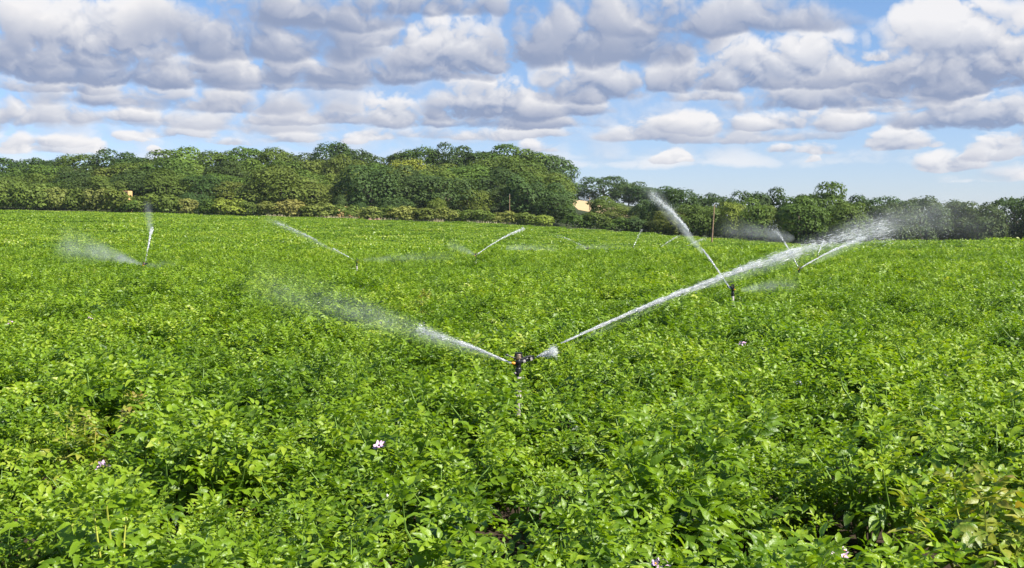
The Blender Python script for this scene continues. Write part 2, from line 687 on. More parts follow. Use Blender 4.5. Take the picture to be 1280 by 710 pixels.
# gaps of the canopy, read from the photograph: pixel, radius in metres
HOLES = [(1040, 545, .34), (1085, 548, .26), (650, 640, .26), (20, 700, .4), (60, 690, .3), (860, 690, .3),
         (1235, 600, .3), (930, 655, .22), (345, 470, .24), (600, 478, .28), (575, 470, .22), (1260, 470, .3), (160, 455, .22),
         (120, 545, .25), (20, 500, .3), (440, 690, .22), (620, 600, .2), (1090, 640, .2), (1200, 430, .35), (500, 350, .5),
         (240, 400, .4), (70, 420, .4), (300, 430, .4), (780, 480, .25), (880, 445, .3), (420, 520, .2), (210, 620, .2),
         (730, 560, .2), (1180, 690, .25), (310, 600, .22), (905, 570, .2)]
HW = []
for px, py, r in HOLES:
    d = ray(px, py)
    k = (0.42 - CAMZ) / d.z
    HW.append((d.x * k, d.y * k, r * 1.1))
ODD = [(102, 537, .60), (1235, 640, .62), (447, 452, .70), (850, 612, .62), (140, 660, .70), (560, 655, .64), (180, 520, .60), (530, 380, .60)]
for px, py, h in ODD:
    d = ray(px, py)
    k = (h * .95 - CAMZ) / d.z
    HW.append((d.x * k, d.y * k, .27))
HW = np.array(HW)
SPK = [(at(648, 452, 9.8)), (at(916, 361, 19.9)), (at(999, 336, 29)), (at(180, 331, 31)), (at(446, 327, 33)), (at(595, 319, 39.5)), (at(1022, 321, 38))]


def soft_noise(x, y, s, seed):
    rg = np.random.default_rng(seed)
    z = np.zeros_like(x)
    for k in range(7):
        a, f, p = rg.uniform(0, 6.28), s * rg.uniform(.6, 1.7), rg.uniform(0, 6.28)
        z += np.sin((x * math.cos(a) + y * math.sin(a)) * f + p)
    return z / 3.5


pts, idx, rot, scl, tint = [], [], [], [], []


def zone(y0, y1, step, lo, hi, jit, s0, s1, tilt=0.08):
    ny = int((y1 - y0) / step)
    for j in range(ny):
        y = y0 + (j + .5) * step
        hw = .50 * y + 2.2
        nx = int(2 * hw / step)
        x = -hw + (np.arange(nx) + .5) * step + rng.uniform(-jit, jit, nx) * step
        yy = y + rng.uniform(-jit, jit, nx) * step
        yy = np.maximum(yy, 2.4)
        keep = np.ones(nx, bool)
        sc = rng.uniform(s0, s1, nx)
        if y < 45:
            for hx, hy, hr in HW:
                dd = np.hypot(x - hx, (yy - hy))
                keep &= dd > hr
                sc *= np.where(dd < hr * 2.2, .92, 1)
            d1 = np.hypot(x - SPK[0].x, yy - SPK[0].y)
            keep &= (d1 > .36) & ~((np.abs(x - SPK[0].x) < .27) & (yy < SPK[0].y) & (yy > SPK[0].y - .70))
        n = soft_noise(x, yy, 1.9, 5) * .6 + soft_noise(x, yy, .45, 6) * .5
        sc *= 1 + .13 * n + .36 * np.clip(soft_noise(x, yy, 4.6, 8), -1.2, 1.0)
        sc *= .93
        for q_ in SPK:
            lim = np.where((np.abs(x - q_.x) < .42) & (yy < q_.y + .4) & (yy > q_.y - 1.5), .92, 9)
            if q_ is SPK[0]:
                lim = np.where((np.abs(x - q_.x) < .42) & (yy < q_.y) & (yy > q_.y - 1.3), .66, lim)
            sc = np.minimum(sc, lim * rng.uniform(.92, 1.0, nx))
        keep &= soft_noise(x, yy, 4.2, 9) + rng.normal(0, .2, nx) > -.95
        keep &= ~((x / yy > .36) & (yy > 160))
        x, yy, sc, n = x[keep], yy[keep], sc[keep], n[keep]
        m = len(x)
        pts.append(np.stack([x, yy, terrain(x, yy)], 1))
        idx.append(rng.integers(lo, hi, m))
        rot.append(np.stack([rng.normal(0, tilt, m), rng.normal(0, tilt, m), rng.uniform(0, 6.28, m)], 1))
        scl.append(sc)
        tint.append(np.clip(.5 + .35 * n + rng.normal(0, .28, m), -.3, 1.3))


zone(2.6, 15.0, .44, 0, NV0, .40, .92, 1.25)
zone(15.0, 46.0, .46, NV0, NV0 + NV1, .40, .92, 1.25)
zone(46.0, 100.0, 1.7, NV0 + NV1, NV0 + NV1 + NV2, .15, .95, 1.1, .01)
zone(100.0, 229.0, 2.9, NV0 + NV1 + NV2, NV0 + NV1 + NV2 + NV3, .15, .95, 1.1, .01)
pts, idx, rot = np.concatenate(pts), np.concatenate(idx), np.concatenate(rot)
scl, tint = np.concatenate(scl), np.concatenate(tint)
pm = bpy.data.meshes.new('potato_crop')
pm.vertices.add(len(pts))
pm.vertices.foreach_set('co', pts.astype(np.float32).ravel())
for an, typ, dat in (('vi', 'INT', idx.astype(np.int32)), ('rot', 'FLOAT_VECTOR', rot.astype(np.float32)),
                     ('scl', 'FLOAT', scl.astype(np.float32)), ('tint', 'FLOAT', tint.astype(np.float32))):
    a_ = pm.attributes.new(an, typ, 'POINT')
    a_.data.foreach_set('vector' if typ == 'FLOAT_VECTOR' else 'value', dat.ravel())
crop = link('potato_crop', pm)
tag(crop, 'unbroken sheet of leafy green potato plants covering the field', 'crop', None, 'stuff')
ng = bpy.data.node_groups.new('scatter_plants', 'GeometryNodeTree')
ng.interface.new_socket('Geometry', in_out='INPUT', socket_type='NodeSocketGeometry')
ng.interface.new_socket('Geometry', in_out='OUTPUT', socket_type='NodeSocketGeometry')
gi, go = ng.nodes.new('NodeGroupInput'), ng.nodes.new('NodeGroupOutput')
ci = ng.nodes.new('GeometryNodeCollectionInfo')
ci.inputs['Collection'].default_value = VAR
ci.inputs['Separate Children'].default_value = True
ci.inputs['Reset Children'].default_value = True
iop = ng.nodes.new('GeometryNodeInstanceOnPoints')
iop.inputs['Pick Instance'].default_value = True


def named(name, typ):
    n = ng.nodes.new('GeometryNodeInputNamedAttribute')
    n.data_type = typ
    n.inputs['Name'].default_value = name
    return n.outputs['Attribute']


ng.links.new(gi.outputs[0], iop.inputs['Points'])
ng.links.new(ci.outputs[0], iop.inputs['Instance'])
ng.links.new(named('vi', 'INT'), iop.inputs['Instance Index'])
ng.links.new(named('rot', 'FLOAT_VECTOR'), iop.inputs['Rotation'])
ng.links.new(named('scl', 'FLOAT'), iop.inputs['Scale'])
ng.links.new(iop.outputs[0], go.inputs[0])
md = crop.modifiers.new('scatter', 'NODES')
md.node_group = ng


# single plants that stand out from the sheet
def canopy_xy(px, py, z):
    d = ray(px, py)
    k = (z - CAMZ) / d.z
    return d.x * k, d.y * k


def odd_plant(px, py, label, seed, height, nst, spread, mat, smat, big=1.0, shift=0.0, name='potato_plant'):
    x, y = canopy_xy(px, py, height * .95)
    me, st = plant(seed, 0, height, nst, spread, mat, smat, big, shift, 'foliage')
    o = empty(name, (x, y, tz(x, y)), random.uniform(0, 6))
    tag(o, label, 'potato plant', 'potato plants that stand out of the crop')
    link('foliage', me, o)
    st.build('stem', smat, o)
    return o


odd_plant(102, 537, 'potato plant with yellow and brown curling leaves beside a dark gap, left foreground', 11, .60, 5, .20, M_YELLOW, M_YSTEM, 1.1, .1)
odd_plant(1235, 640, 'potato plant with large yellowing blotched leaves at the bottom right corner', 12, .62, 6, .26, M_YELLOW, M_YSTEM, 1.45, -.05)
odd_plant(447, 452, 'thin upright potato shoot with a bright yellow-green top left of the sprinkler', 13, .70, 2, .05, M_CROP, M_STEM, 1.0, .35)
odd_plant(850, 612, 'potato plant with broad drooping pale-edged leaves right of the foreground centre', 14, .62, 5, .24, M_CROP, M_STEM, 1.55, .05)
odd_plant(140, 660, 'tall potato plant with a thick yellow-green stalk at the bottom left', 15, .70, 3, .12, M_CROP, M_YSTEM, 1.3, .1)
odd_plant(560, 655, 'tall pale green potato plant with long leaves at the bottom centre', 16, .64, 5, .22, M_CROP, M_STEM, 1.4, .18)
odd_plant(180, 520, 'potato plant with one cream withered leaf left of the middle foreground', 17, .60, 3, .16, M_YELLOW, M_YSTEM, 1.2, .2)
odd_plant(530, 380, 'yellow-brown wilting potato plant in the misty middle of the field', 18, .60, 4, .2, M_YELLOW, M_YSTEM, 1.2, .1)

# blossoms
def blossom(px, py, label, white, n, size=.030):
    size *= .52 if py > 600 else .68
    z = .60
    x, y = canopy_xy(px, py, z)
    g = tz(x, y)
    rg = random.Random(int(px * 7 + py))
    o = empty('potato_blossom', (x, y, g), rg.uniform(0, 6))
    tag(o, label, 'blossom', 'blossoms scattered over the potato crop')
    s = MB()
    top = Vector((0, 0, z - .05))
    s.tube([(0, .01, .25), (0, 0, .4), top], [.004, .0035, .003], 6)
    heads = []
    for k in range(n):
        a = 2 * PI * k / max(n, 1) + rg.uniform(-.4, .4)
        h = top + Vector((math.cos(a) * .021, math.sin(a) * .021, .04 + rg.uniform(-.015, .012)))
        s.tube([top, (top + h) / 2 + Vector((0, 0, .008)), h], .0018, 5)
        heads.append((h, Vector((math.cos(a) * .6, math.sin(a) * .6 - .55, .75)).normalized()))
    s.build('stalk', M_STEM, o)
    for h, nrm in heads:
        vs, fs = [], []
        a = nrm.cross(Vector((1, 0, .2))).normalized()
        b = nrm.cross(a)
        m = 20
        vs.append(h)
        for ring, (rr, up) in enumerate(((.5, .004), (1.0, .010))):
            for k in range(m):
                an = 2 * PI * k / m
                sh = 1.0 if ring == 0 else (.72 + .34 * abs(math.cos(an * 2.5)))
                q = h + (a * math.cos(an) + b * math.sin(an)) * size * rr * sh + nrm * up * (1 + .5 * math.cos(an * 5))
                vs.append(q)
        for k in range(m):
            k2 = (k + 1) % m
            fs.append((0, 1 + k, 1 + k2))
            fs.append((1 + k, 1 + m + k, 1 + m + k2, 1 + k2))
        p = link('petals', mesh_from('petals', vs, fs, M_PETALW if white else M_PETAL, True), o)
        c = MB()
        c.tube([h + nrm * .002, h + nrm * .008, h + nrm * .012], [.004, .003, .001], 8)
        c.build('anthers', M_ANTHER, p)
    return o


for b in [(475, 555, 'round pink blossom head in the foreground, below left of the nearest sprinkler', 0, 5, .034),
          (128, 581, 'pale lilac blossom pair near the yellow-brown plant, left foreground', 0, 3, .034),
          (113, 397, 'small pink blossom on the left of the field, in a dark dip', 0, 3, .036),
          (12, 403, 'pink blossom head at the left edge of the photo', 0, 4, .045),
          (928, 429, 'mauve blossom head right of the nearest sprinkler under the long jet', 0, 5, .034),
          (997, 480, 'white blossom above the dark hollow on the right', 1, 3, .032),
          (952, 514, 'small off-white blossom left of the dark hollow', 1, 2, .03),
          (1181, 468, 'whitish blossom farthest right, above the hollow', 1, 3, .034),
          (1051, 689, 'pale pink blossom at the bottom edge, right of the foreground centre', 0, 3, .032),
          (826, 704, 'pink-white blossom cluster cut by the bottom edge, right of centre', 0, 5, .032),
          (957, 704, 'lilac blossom with pointed petals at the bottom edge', 0, 2, .034),
          (490, 616, 'single white blossom below the round pink head', 1, 2, .028)]:
    blossom(*b)

# ------------------------------------------------------------------ trees
def crown_mesh(seed, nl=22, ncards=11500, card=.0195, low=.0, flat=.8, rl=(.15, .26)):
    """foliage of a crown in a unit box: x,y in -.5...5, z 0..1"""
    rg = np.random.default_rng(seed)
    C, Rr = [], []
    for k in range(nl):
        for _ in range(30):
            d = rg.normal(0, 1, 3)
            d /= np.linalg.norm(d)
            if d[2] > -.55:
                break
        r = rg.uniform(*rl)
        q = rg.uniform(.55, 1.0) * (.5 - r * .55)
        C.append([d[0] * q, d[1] * q, .5 + low + d[2] * q * (1.02 - low)])
        Rr.append(r)
    C += [[0, 0, .45], [.08, .05, .3], [-.1, 0, .32]]
    Rr += [.3, .25, .25]
    C, Rr = np.array(C), np.array(Rr)
    wgt = Rr ** 2
    which = rg.choice(len(C), ncards, p=wgt / wgt.sum())
    d = rg.normal(0, 1, (ncards, 3))
    d /= np.linalg.norm(d, axis=1)[:, None]
    d[:, 2] = np.where(d[:, 2] < -.5, -d[:, 2], d[:, 2])
    rad = Rr[which] * rg.uniform(.70, 1.06, ncards) ** .7
    bump = 1 + .13 * np.sin(d[:, 0] * 9 + which) * np.sin(d[:, 1] * 8 + 2 * which) * np.sin(d[:, 2] * 9)
    p = C[which] + d * (rad * bump)[:, None] * np.array([1, 1, flat])
    dist = np.linalg.norm((p[:, None] - C[None]) / np.array([1, 1, flat]), axis=2) / Rr[None]
    keep = dist.min(1) > .68
    p, d = p[keep], d[keep]
    n = len(p)
    nn = d * 1.0 + rg.normal(0, .26, (n, 3)) + np.array([0, 0, .25])
    nn /= np.linalg.norm(nn, axis=1)[:, None]
    t = np.cross(nn, rg.normal(0, 1, (n, 3)))
    t /= np.linalg.norm(t, axis=1)[:, None]
    b = np.cross(nn, t)
    s = card * rg.uniform(.55, 1.35, n)[:, None]
    q = [p + t * s * rg.uniform(.7, 1.2, n)[:, None] + nn * s * rg.normal(0, .2, n)[:, None],
         p + b * s * rg.uniform(.5, 1.0, n)[:, None], p - t * s * rg.uniform(.7, 1.2, n)[:, None] + nn * s * rg.normal(0, .2, n)[:, None],
         p - b * s * rg.uniform(.5, 1.0, n)[:, None]]
    v = np.stack(q, 1).reshape(-1, 3)
    f = np.arange(n * 4).reshape(-1, 4)
    lv = np.repeat(rg.random(n), 4)
    return mesh_from('crown', v, f, M_TREE, False, {'lv': ('FLOAT', 'POINT', lv.astype(np.float32))})


def trunk_mesh(seed):
    rg = random.Random(seed)
    m = MB()
    top = (rg.uniform(-.03, .03), rg.uniform(-.03, .03), .62)
    m.tube([(0, 0, -.03), (0, 0, .02), (.01, 0, .2), (top[0] * .6, top[1] * .6, .42), top], [.045, .034, .027, .02, .01], 8)
    for k in range(6):
        a = k * 1.05 + rg.uniform(-.3, .3)
        z0 = .22 + .05 * k
        m.tube([(0, 0, z0), (math.cos(a) * .14, math.sin(a) * .14, z0 + .13), (math.cos(a) * .30, math.sin(a) * .30, z0 + .24)], [.016, .011, .004], 6)
    return mesh_from('trunk', m.v, m.f, M_BARK, True)


CROWNS = [crown_mesh(20 + i, nl=22 + 2 * (i % 5), rl=(.14 + .01 * (i % 3), .25 + .015 * (i % 4)), flat=.72 + .05 * (i % 4)) for i in range(12)]
TRUNKS = [trunk_mesh(i) for i in range(4)]
BUSHES = [crown_mesh(60 + i, nl=20, ncards=2600, card=.042, low=-.02, flat=.9, rl=(.14, .24)) for i in range(6)]

SHADE = {'dark green': (.037, .064, .016), 'mid green': (.062, .102, .018), 'light green': (.095, .142, .025),
         'olive green': (.084, .114, .022), 'yellow-green': (.140, .178, .027), 'bluish green': (.046, .078, .022),
         'golden olive': (.122, .148, .035), 'russet olive': (.128, .136, .037)}
ntree = 0


def tree(px, ytop, depth, w, label, shade, group, zbase=None, cat='tree', name='broadleaf_tree', variant=None, skirt=.12):
    """w: crown width in photograph pixels"""
    global ntree
    ntree += 1
    p = at(px, ytop, depth)
    g = tz(p.x, depth)
    H = max(4.0, p.z - g)
    W = w * depth / F
    o = empty(name, (p.x, depth, g - .1))
    tag(o, label, cat, group)
    me = CROWNS[(ntree * 5 + 1) % len(CROWNS)] if variant is None else CROWNS[variant]
    t = link('trunk', TRUNKS[ntree % 4], o)
    t.scale = (H * .9, H * .9, H)
    c = link('crown', me, o)
    W *= 1.38
    hb = min(max(H * skirt, H - W * 1.45), H * .10) - H * .06
    if W > .9 * H:
        hb -= .12 * H
    c.location = (0, 0, hb)
    c.scale = (W, W * random.uniform(.85, 1.1), H - hb)
    c.rotation_euler = (0, 0, random.uniform(0, 6.28))
    k = random.uniform(.88, 1.12)
    s = SHADE[shade]
    k *= 1.15
    c.color = (s[0] * k * random.uniform(.92, 1.15), s[1] * k, s[2] * k, 1)
    return o


def bush(px, ytop, depth, w, label, shade, group, name='hedge_bush', cat='bush', hb=-.05):
    global ntree
    ntree += 1
    p = at(px, ytop, depth)
    g = tz(p.x, depth)
    H = max(1.0, p.z - g) * 1.16
    W = w * depth / F * 1.2
    o = empty(name, (p.x, depth, g - .05))
    tag(o, label, cat, group)
    c = link('foliage', BUSHES[ntree % len(BUSHES)], o)
    c.location = (0, 0, H * hb)
    c.scale = (W, max(W * .8, 2.4), H)
    c.rotation_euler = (0, 0, random.choice([0, PI]) + random.uniform(-.3, .3))
    k = random.uniform(.9, 1.12)
    s = SHADE[shade]
    k *= 1.3 if name == 'hedge_bush' else 1
    c.color = (s[0] * k * random.uniform(.92, 1.1), s[1] * k, s[2] * k, 1)
    m = MB()
    for q in range(4):
        a = q * 1.6
        m.tube([(math.cos(a) * .1, math.sin(a) * .1, -.1), (math.cos(a) * .25 * W * .5, math.sin(a) * .3, H * .5)], [.07, .03], 6)
    m.build('stem', M_BARK, o)
    return o


ORD = ['first', 'second', 'third', 'fourth', 'fifth', 'sixth', 'seventh', 'eighth', 'ninth', 'tenth', 'eleventh', 'twelfth']


def ordinal(i, n, left='left end', right='right end'):
    if i < (n + 1) // 2:
        return ORD[i] + ' from the ' + left
    return ORD[n - 1 - i] + ' from the ' + right


SKX = [-40, 0, 40, 60, 100, 150, 175, 200, 215, 250, 275, 300, 330, 345, 375, 400, 415, 440, 460, 480, 520, 560, 590, 620, 640, 670, 690, 705, 720, 735]
SKY = [202, 199, 193, 189, 191, 187, 185, 188, 186, 185, 187, 186, 187, 183, 187, 184, 178, 183, 187, 182, 184, 183, 182, 181, 186, 190, 195, 202, 214, 230]


def sky_y(x):
    return float(np.interp(x, SKX, SKY))


WOOD = 'trees of the wood on the hill'
shades_back = ['dark green', 'mid green', 'olive green', 'mid green', 'dark green', 'light green', 'bluish green', 'olive green']
# skyline row
xs = [-25, 8, 42, 72, 104, 140, 174, 205, 240, 272, 306, 340, 374, 414, 446, 484, 520, 556, 592, 626, 654, 676, 692]
for i, x in enumerate(xs):
    sh = ['mid green', 'dark green', 'dark green', 'dark green', 'mid green', 'dark green', 'dark green', 'mid green', 'light green', 'mid green', 'mid green', 'mid green',
          'dark green', 'dark green', 'dark green', 'dark green', 'mid green', 'dark green', 'dark green', 'mid green', 'mid green', 'dark green', 'bluish green'][i]
    tree(x, sky_y(x) - 1 + random.uniform(-2, 2.5), 318 + random.uniform(-5, 5), 52 + random.uniform(-4, 8),
         '%s tree on the skyline of the hill wood, %s' % (sh, ordinal(i, len(xs))), sh, WOOD)
# upper row
xs = [-15, 22, 60, 95, 130, 168, 208, 246, 282, 318, 355, 392, 430, 468, 505, 542, 580, 614, 648, 678]
for i, x in enumerate(xs):
    sh = ['olive green', 'mid green', 'mid green', 'dark green', 'olive green', 'mid green', 'mid green', 'light green', 'dark green', 'light green', 'mid green', 'olive green',
          'olive green', 'mid green', 'yellow-green', 'olive green', 'mid green', 'olive green', 'mid green', 'olive green'][i]
    tree(x, sky_y(x) + 13 + random.uniform(-3, 4), 292 + random.uniform(-4, 4), 54 + random.uniform(-5, 7),
         '%s tree just below the skyline of the hill wood, %s' % (sh, ordinal(i, len(xs))), sh, WOOD)
# middle row
xs = [-20, 18, 55, 92, 128, 170, 212, 250, 296, 338, 378, 420, 466, 508, 546, 586, 626, 656, 680]
for i, x in enumerate(xs):
    sh = ['mid green', 'olive green', 'mid green', 'dark green', 'mid green', 'dark green', 'light green', 'mid green', 'mid green', 'light green', 'mid green', 'olive green',
          'dark green', 'bluish green', 'light green', 'mid green', 'bluish green', 'mid green', 'mid green'][i]
    tree(x, sky_y(x) + 26 + random.uniform(-3, 5), 268 + random.uniform(-3, 3), 58 + random.uniform(-6, 8),
         '%s tree in the middle of the hill wood, %s' % (sh, ordinal(i, len(xs))), sh, WOOD)
# front row: px, top, crown width, shade
front = [(-12, 226, 60, 'olive green'), (34, 222, 44, 'mid green'), (68, 226, 44, 'mid green'), (106, 222, 48, 'dark green'),
         (140, 217, 56, 'olive green'), (176, 222, 46, 'dark green'), (208, 212, 60, 'mid green'), (250, 218, 52, 'dark green'),
         (288, 226, 44, 'olive green'), (350, 205, 74, 'olive green'), (396, 224, 56, 'olive green'), (462, 204, 72, 'bluish green'),
         (508, 214, 62, 'bluish green'), (552, 208, 66, 'bluish green'), (588, 236, 40, 'light green'), (626, 232, 50, 'bluish green'),
         (660, 216, 56, 'bluish green'), (690, 228, 42, 'bluish green')]
for i, (x, yt, w, sh) in enumerate(front):
    tree(x, yt, 247 + random.uniform(-3, 3), w, '%s tree in the front row of the hill wood, %s' % (sh, ordinal(i, len(front))), sh, WOOD, skirt=.05)
# small trees before the wood
for x, yt, w, sh, lb in [(428, 243, 20, 'bluish green', 'small bluish green tree behind the hedge, left of the low straw stack'),
                         (447, 240, 26, 'bluish green', 'small pointed bluish green tree right behind the low straw stack'),
                         (492, 245, 40, 'bluish green', 'low bluish green tree before the wood, right of the low straw stack'),
                         (546, 246, 22, 'light green', 'small light green tree before the wood, left of the round one'),
                         (240, 238, 40, 'bluish green', 'low grey-green tree behind the hedge, right of the tall straw stack')]:
    tree(x, yt, 238, w, lb, sh, 'small trees between hedge and wood', skirt=.02)

# the trees beyond the stubble field
MID = 'trees around the stubble field'
for x, yt, d, w, sh, lb in [
        (754, 221, 425, 46, 'dark green', 'round dark tree above the golden stubble field'),
        (786, 227, 420, 40, 'bluish green', 'grey-green tree on the skyline right of the round dark one'),
        (806, 231, 415, 40, 'bluish green', 'pale grey-green tree on the skyline behind the broken jet'),
        (730, 240, 430, 26, 'dark green', 'dark tree at the foot of the hill wood above the stubble field'),
        (828, 236, 400, 40, 'bluish green', 'bluish tree right of the top of the broken jet'),
        (759, 245, 300, 36, 'mid green', 'rounded tree standing before the stubble field'),
        (780, 260, 292, 34, 'olive green', 'olive tree below right of the rounded tree by the stubble field'),
        (806, 252, 286, 32, 'bluish green', 'bluish green tree below the skyline, left of the broken jet'),
        (818, 262, 270, 44, 'olive green', 'low olive tree behind the broken jet'),
        (690, 246, 243, 36, 'dark green', 'dark tree at the wood edge, left of the stubble field'),
        (708, 254, 243, 16, 'mid green', 'small tree touching the left side of the stubble field')]:
    tree(x, yt - 2.5, d, w * 1.08, lb, sh, MID, skirt=.04)

# right hand tree belt
BELT = 'trees of the belt on the right'
back = [(822, 247, 36, 'dark green'), (850, 236, 46, 'dark green'), (876, 240, 40, 'dark green'), (906, 238, 46, 'dark green'), (936, 241, 44, 'dark green'), (965, 240, 46, 'dark green'), (994, 243, 40, 'dark green'),
        (1036, 231, 56, 'mid green'), (1068, 248, 44, 'dark green'), (1104, 247, 46, 'bluish green'), (1150, 250, 44, 'bluish green'), (1190, 252, 46, 'bluish green'), (1222, 259, 36, 'dark green')]
for i, (x, yt, w, sh) in enumerate(back):
    tree(x, yt - 3.5, 250 + random.uniform(-3, 3), w, '%s tree in the back of the right-hand belt, %s' % (sh, ordinal(i, len(back))), sh, BELT, skirt=.05)
frontb = [(838, 264, 40, 'olive green'), (862, 254, 44, 'mid green'), (888, 252, 46, 'mid green'), (915, 254, 34, 'yellow-green'), (940, 252, 46, 'mid green'), (968, 256, 44, 'olive green'),
          (998, 248, 60, 'mid green'), (1030, 252, 50, 'mid green'), (1062, 254, 50, 'mid green'), (1092, 258, 48, 'dark green'), (1118, 254, 48, 'bluish green'), (1152, 243, 58, 'dark green'), (1186, 252, 54, 'bluish green'),
          (1224, 249, 58, 'dark green'), (1268, 238, 52, 'dark green'), (1300, 246, 50, 'dark green')]
for i, (x, yt, w, sh) in enumerate(frontb):
    tree(x, yt - 3, 228 + random.uniform(-3, 3), w, '%s tree in the front of the right-hand belt, %s' % (sh, ordinal(i, len(frontb))), sh, BELT, skirt=.03)
# bushes below the belt
for i, x in enumerate(range(722, 1150, 24)):
    sh = ['mid green', 'olive green', 'mid green', 'bluish green', 'olive green', 'bluish green', 'dark green', 'dark green', 'dark green', 'bluish green', 'mid green', 'olive green', 'dark green', 'bluish green', 'mid green', 'dark green', 'olive green', 'dark green'][i]
    bush(x, float(np.interp(x, [720, 800, 960, 1150], [268, 272, 284, 290])) + random.uniform(-3, 2), 232, 34,
         '%s bush at the field edge, %s of the dark row' % (sh, ordinal(i, 18)), sh, 'bushes at the field edge under the trees', name='bush')

# hedge
hx = [(161, 250, 30), (-8, 228, 36), (18, 230, 40), (46, 231, 38), (72, 233, 34), (96, 237, 30), (122, 236, 30), (146, 238, 40), (181, 243, 42), (208, 244, 34), (232, 247, 24), (262, 250, 26),
      (284, 248, 38), (310, 252, 26), (338, 252, 34), (362, 250, 36), (386, 256, 24), (402, 254, 34), (430, 256, 34), (458, 259, 32), (482, 258, 32),
      (505, 258, 34), (530, 259, 34), (556, 260, 30), (580, 262, 30), (604, 263, 32), (630, 264, 32), (656, 266, 32), (680, 268, 28)]
for i, (x, yt, w) in enumerate(hx):
    sh = ['mid green', 'olive green', 'olive green', 'olive green', 'golden olive', 'olive green', 'russet olive', 'olive green', 'olive green', 'olive green', 'russet olive', 'mid green', 'yellow-green', 'olive green',
          'golden olive', 'russet olive', 'olive green', 'golden olive', 'olive green', 'golden olive', 'olive green', 'golden olive', 'olive green', 'golden olive', 'olive green', 'olive green',
          'golden olive', 'olive green', 'yellow-green'][i]
    near = [(160, 'tall straw stack'), (440, 'low straw stack')]
    if i == 0:
        lb = 'small mid green hedge bush covering the foot of the tall straw stack'
    elif x < 150:
        lb = '%s bush of the field hedge, %s of the tall straw stack' % (sh, ['seventh left', 'sixth left', 'fifth left', 'fourth left', 'third left', 'second left', 'just left'][i - 1])
    elif x < 440:
        k = [181, 208, 232, 262, 284, 310, 338, 362, 386, 402, 430].index(x)
        lb = '%s bush of the field hedge, %s' % (sh, ('just right of the tall straw stack', 'second right of the tall straw stack', 'third right of the tall straw stack',
             'fourth right of the tall straw stack', 'fifth right of the tall straw stack', 'sixth left of the low straw stack', 'fifth left of the low straw stack', 'fourth left of the low straw stack',
             'third left of the low straw stack', 'second left of the low straw stack', 'just left of the low straw stack')[k])
    else:
        lb = '%s bush of the low field hedge, %s' % (sh, ordinal(i - 18, len(hx) - 18, 'low straw stack', 'right end'))
    bush(x, yt, (228.2 if i == 0 else 229.5) + random.uniform(-.8, .8), w, lb, sh, 'bushes of the field hedge')

# ------------------------------------------------------------------ straw bales
def bale(x, y, z, rz, label):
    o = empty('straw_bale', (x, y, z), rz)
    tag(o, label, 'straw bale', 'big straw bales behind the hedge')
    b = MB()
    b.box((0, 0, .62), (2.3, 1.2, 1.22), bev=.12)
    b.build('straw_block', M_STRAW, o, False)
    s = MB()
    for k in range(5):
        xx = -.9 + .45 * k
        s.tube([(xx, -.605, .03), (xx, -.605, 1.2), (xx, -.58, 1.238), (xx, .58, 1.238), (xx, .605, 1.2), (xx, .605, .03)], .018, 5)
    s.build('twine', M_TWINE, o)
    return o


p = at(160, 262, 236)
g = tz(p.x, 236)
for k in range(4):
    zt = g + 1.24 * k
    bale(p.x - .2, 236, zt, R(-32), ['lowest', 'second lowest', 'second highest', 'topmost'][k] + ' straw bale of the tall orange stack behind the left of the hedge')
p = at(440, 270, 236)
g = tz(p.x, 236)
for k in range(3):
    bale(p.x - 2.2 + (k % 2) * 2.6, 236 + (k // 2) * .1, g + 1.24 * (k // 2) + .4, R(8 + 6 * k),
         ['left', 'right', 'upper'][k] + ' straw bale of the low orange stack behind the hedge')

# dry grass and an earth heap at the foot of the hedge
rgd = np.random.default_rng(77)
V, Fd = [], []
for px, w_, n_ in ((412, 20, 260), (440, 16, 120), (488, 26, 160), (546, 14, 140), (345, 26, 90), (620, 40, 120)):
    for k in range(n_):
        p = at(px + rgd.normal(0, w_ * .4), 276, 227.6 + rgd.uniform(-.5, .6))
        g = tz(p.x, p.y)
        a_ = rgd.uniform(0, 3.14)
        dx, dy = math.cos(a_) * .09, math.sin(a_) * .09
        hgt = rgd.uniform(.5, 1.15)
        lx, ly = rgd.normal(0, .2, 2)
        o_ = len(V)
        V += [(p.x - dx, p.y - dy, g), (p.x + dx, p.y + dy, g), (p.x + lx + dx * .2, p.y + ly, g + hgt), (p.x + lx - dx * .2, p.y + ly, g + hgt)]
        Fd.append((o_, o_ + 1, o_ + 2, o_ + 3))
M_DRY = simple_mat('dry_grass', (.52, .44, .26), .9, var=.3, scale=2)
tag(link('dry_grass', mesh_from('dry_grass', V, Fd, M_DRY)), 'pale dry grass along the foot of the field hedge', 'grass', None, 'stuff')
p = at(468, 277, 227.3)
hm = MB()
for k in range(5):
    hm.lathe([(-.1, .75 - .08 * k), (.28, .68 - .07 * k), (.62, .5 - .05 * k), (.85, .26), (.93, .06)], ((k - 2) * .42 + rgd.normal(0, .06), rgd.normal(0, .12), rgd.normal(-.05, .06)), (rgd.normal(0, .1), rgd.normal(0, .1), 1), 11)
tag(hm.build('earth_heap', simple_mat('dry_earth', (.26, .16, .12), .95, var=.35, scale=5), None, True, (p.x, 227.3, tz(p.x, 227.3))),
    'small reddish brown earth heap at the foot of the hedge', 'earth heap')

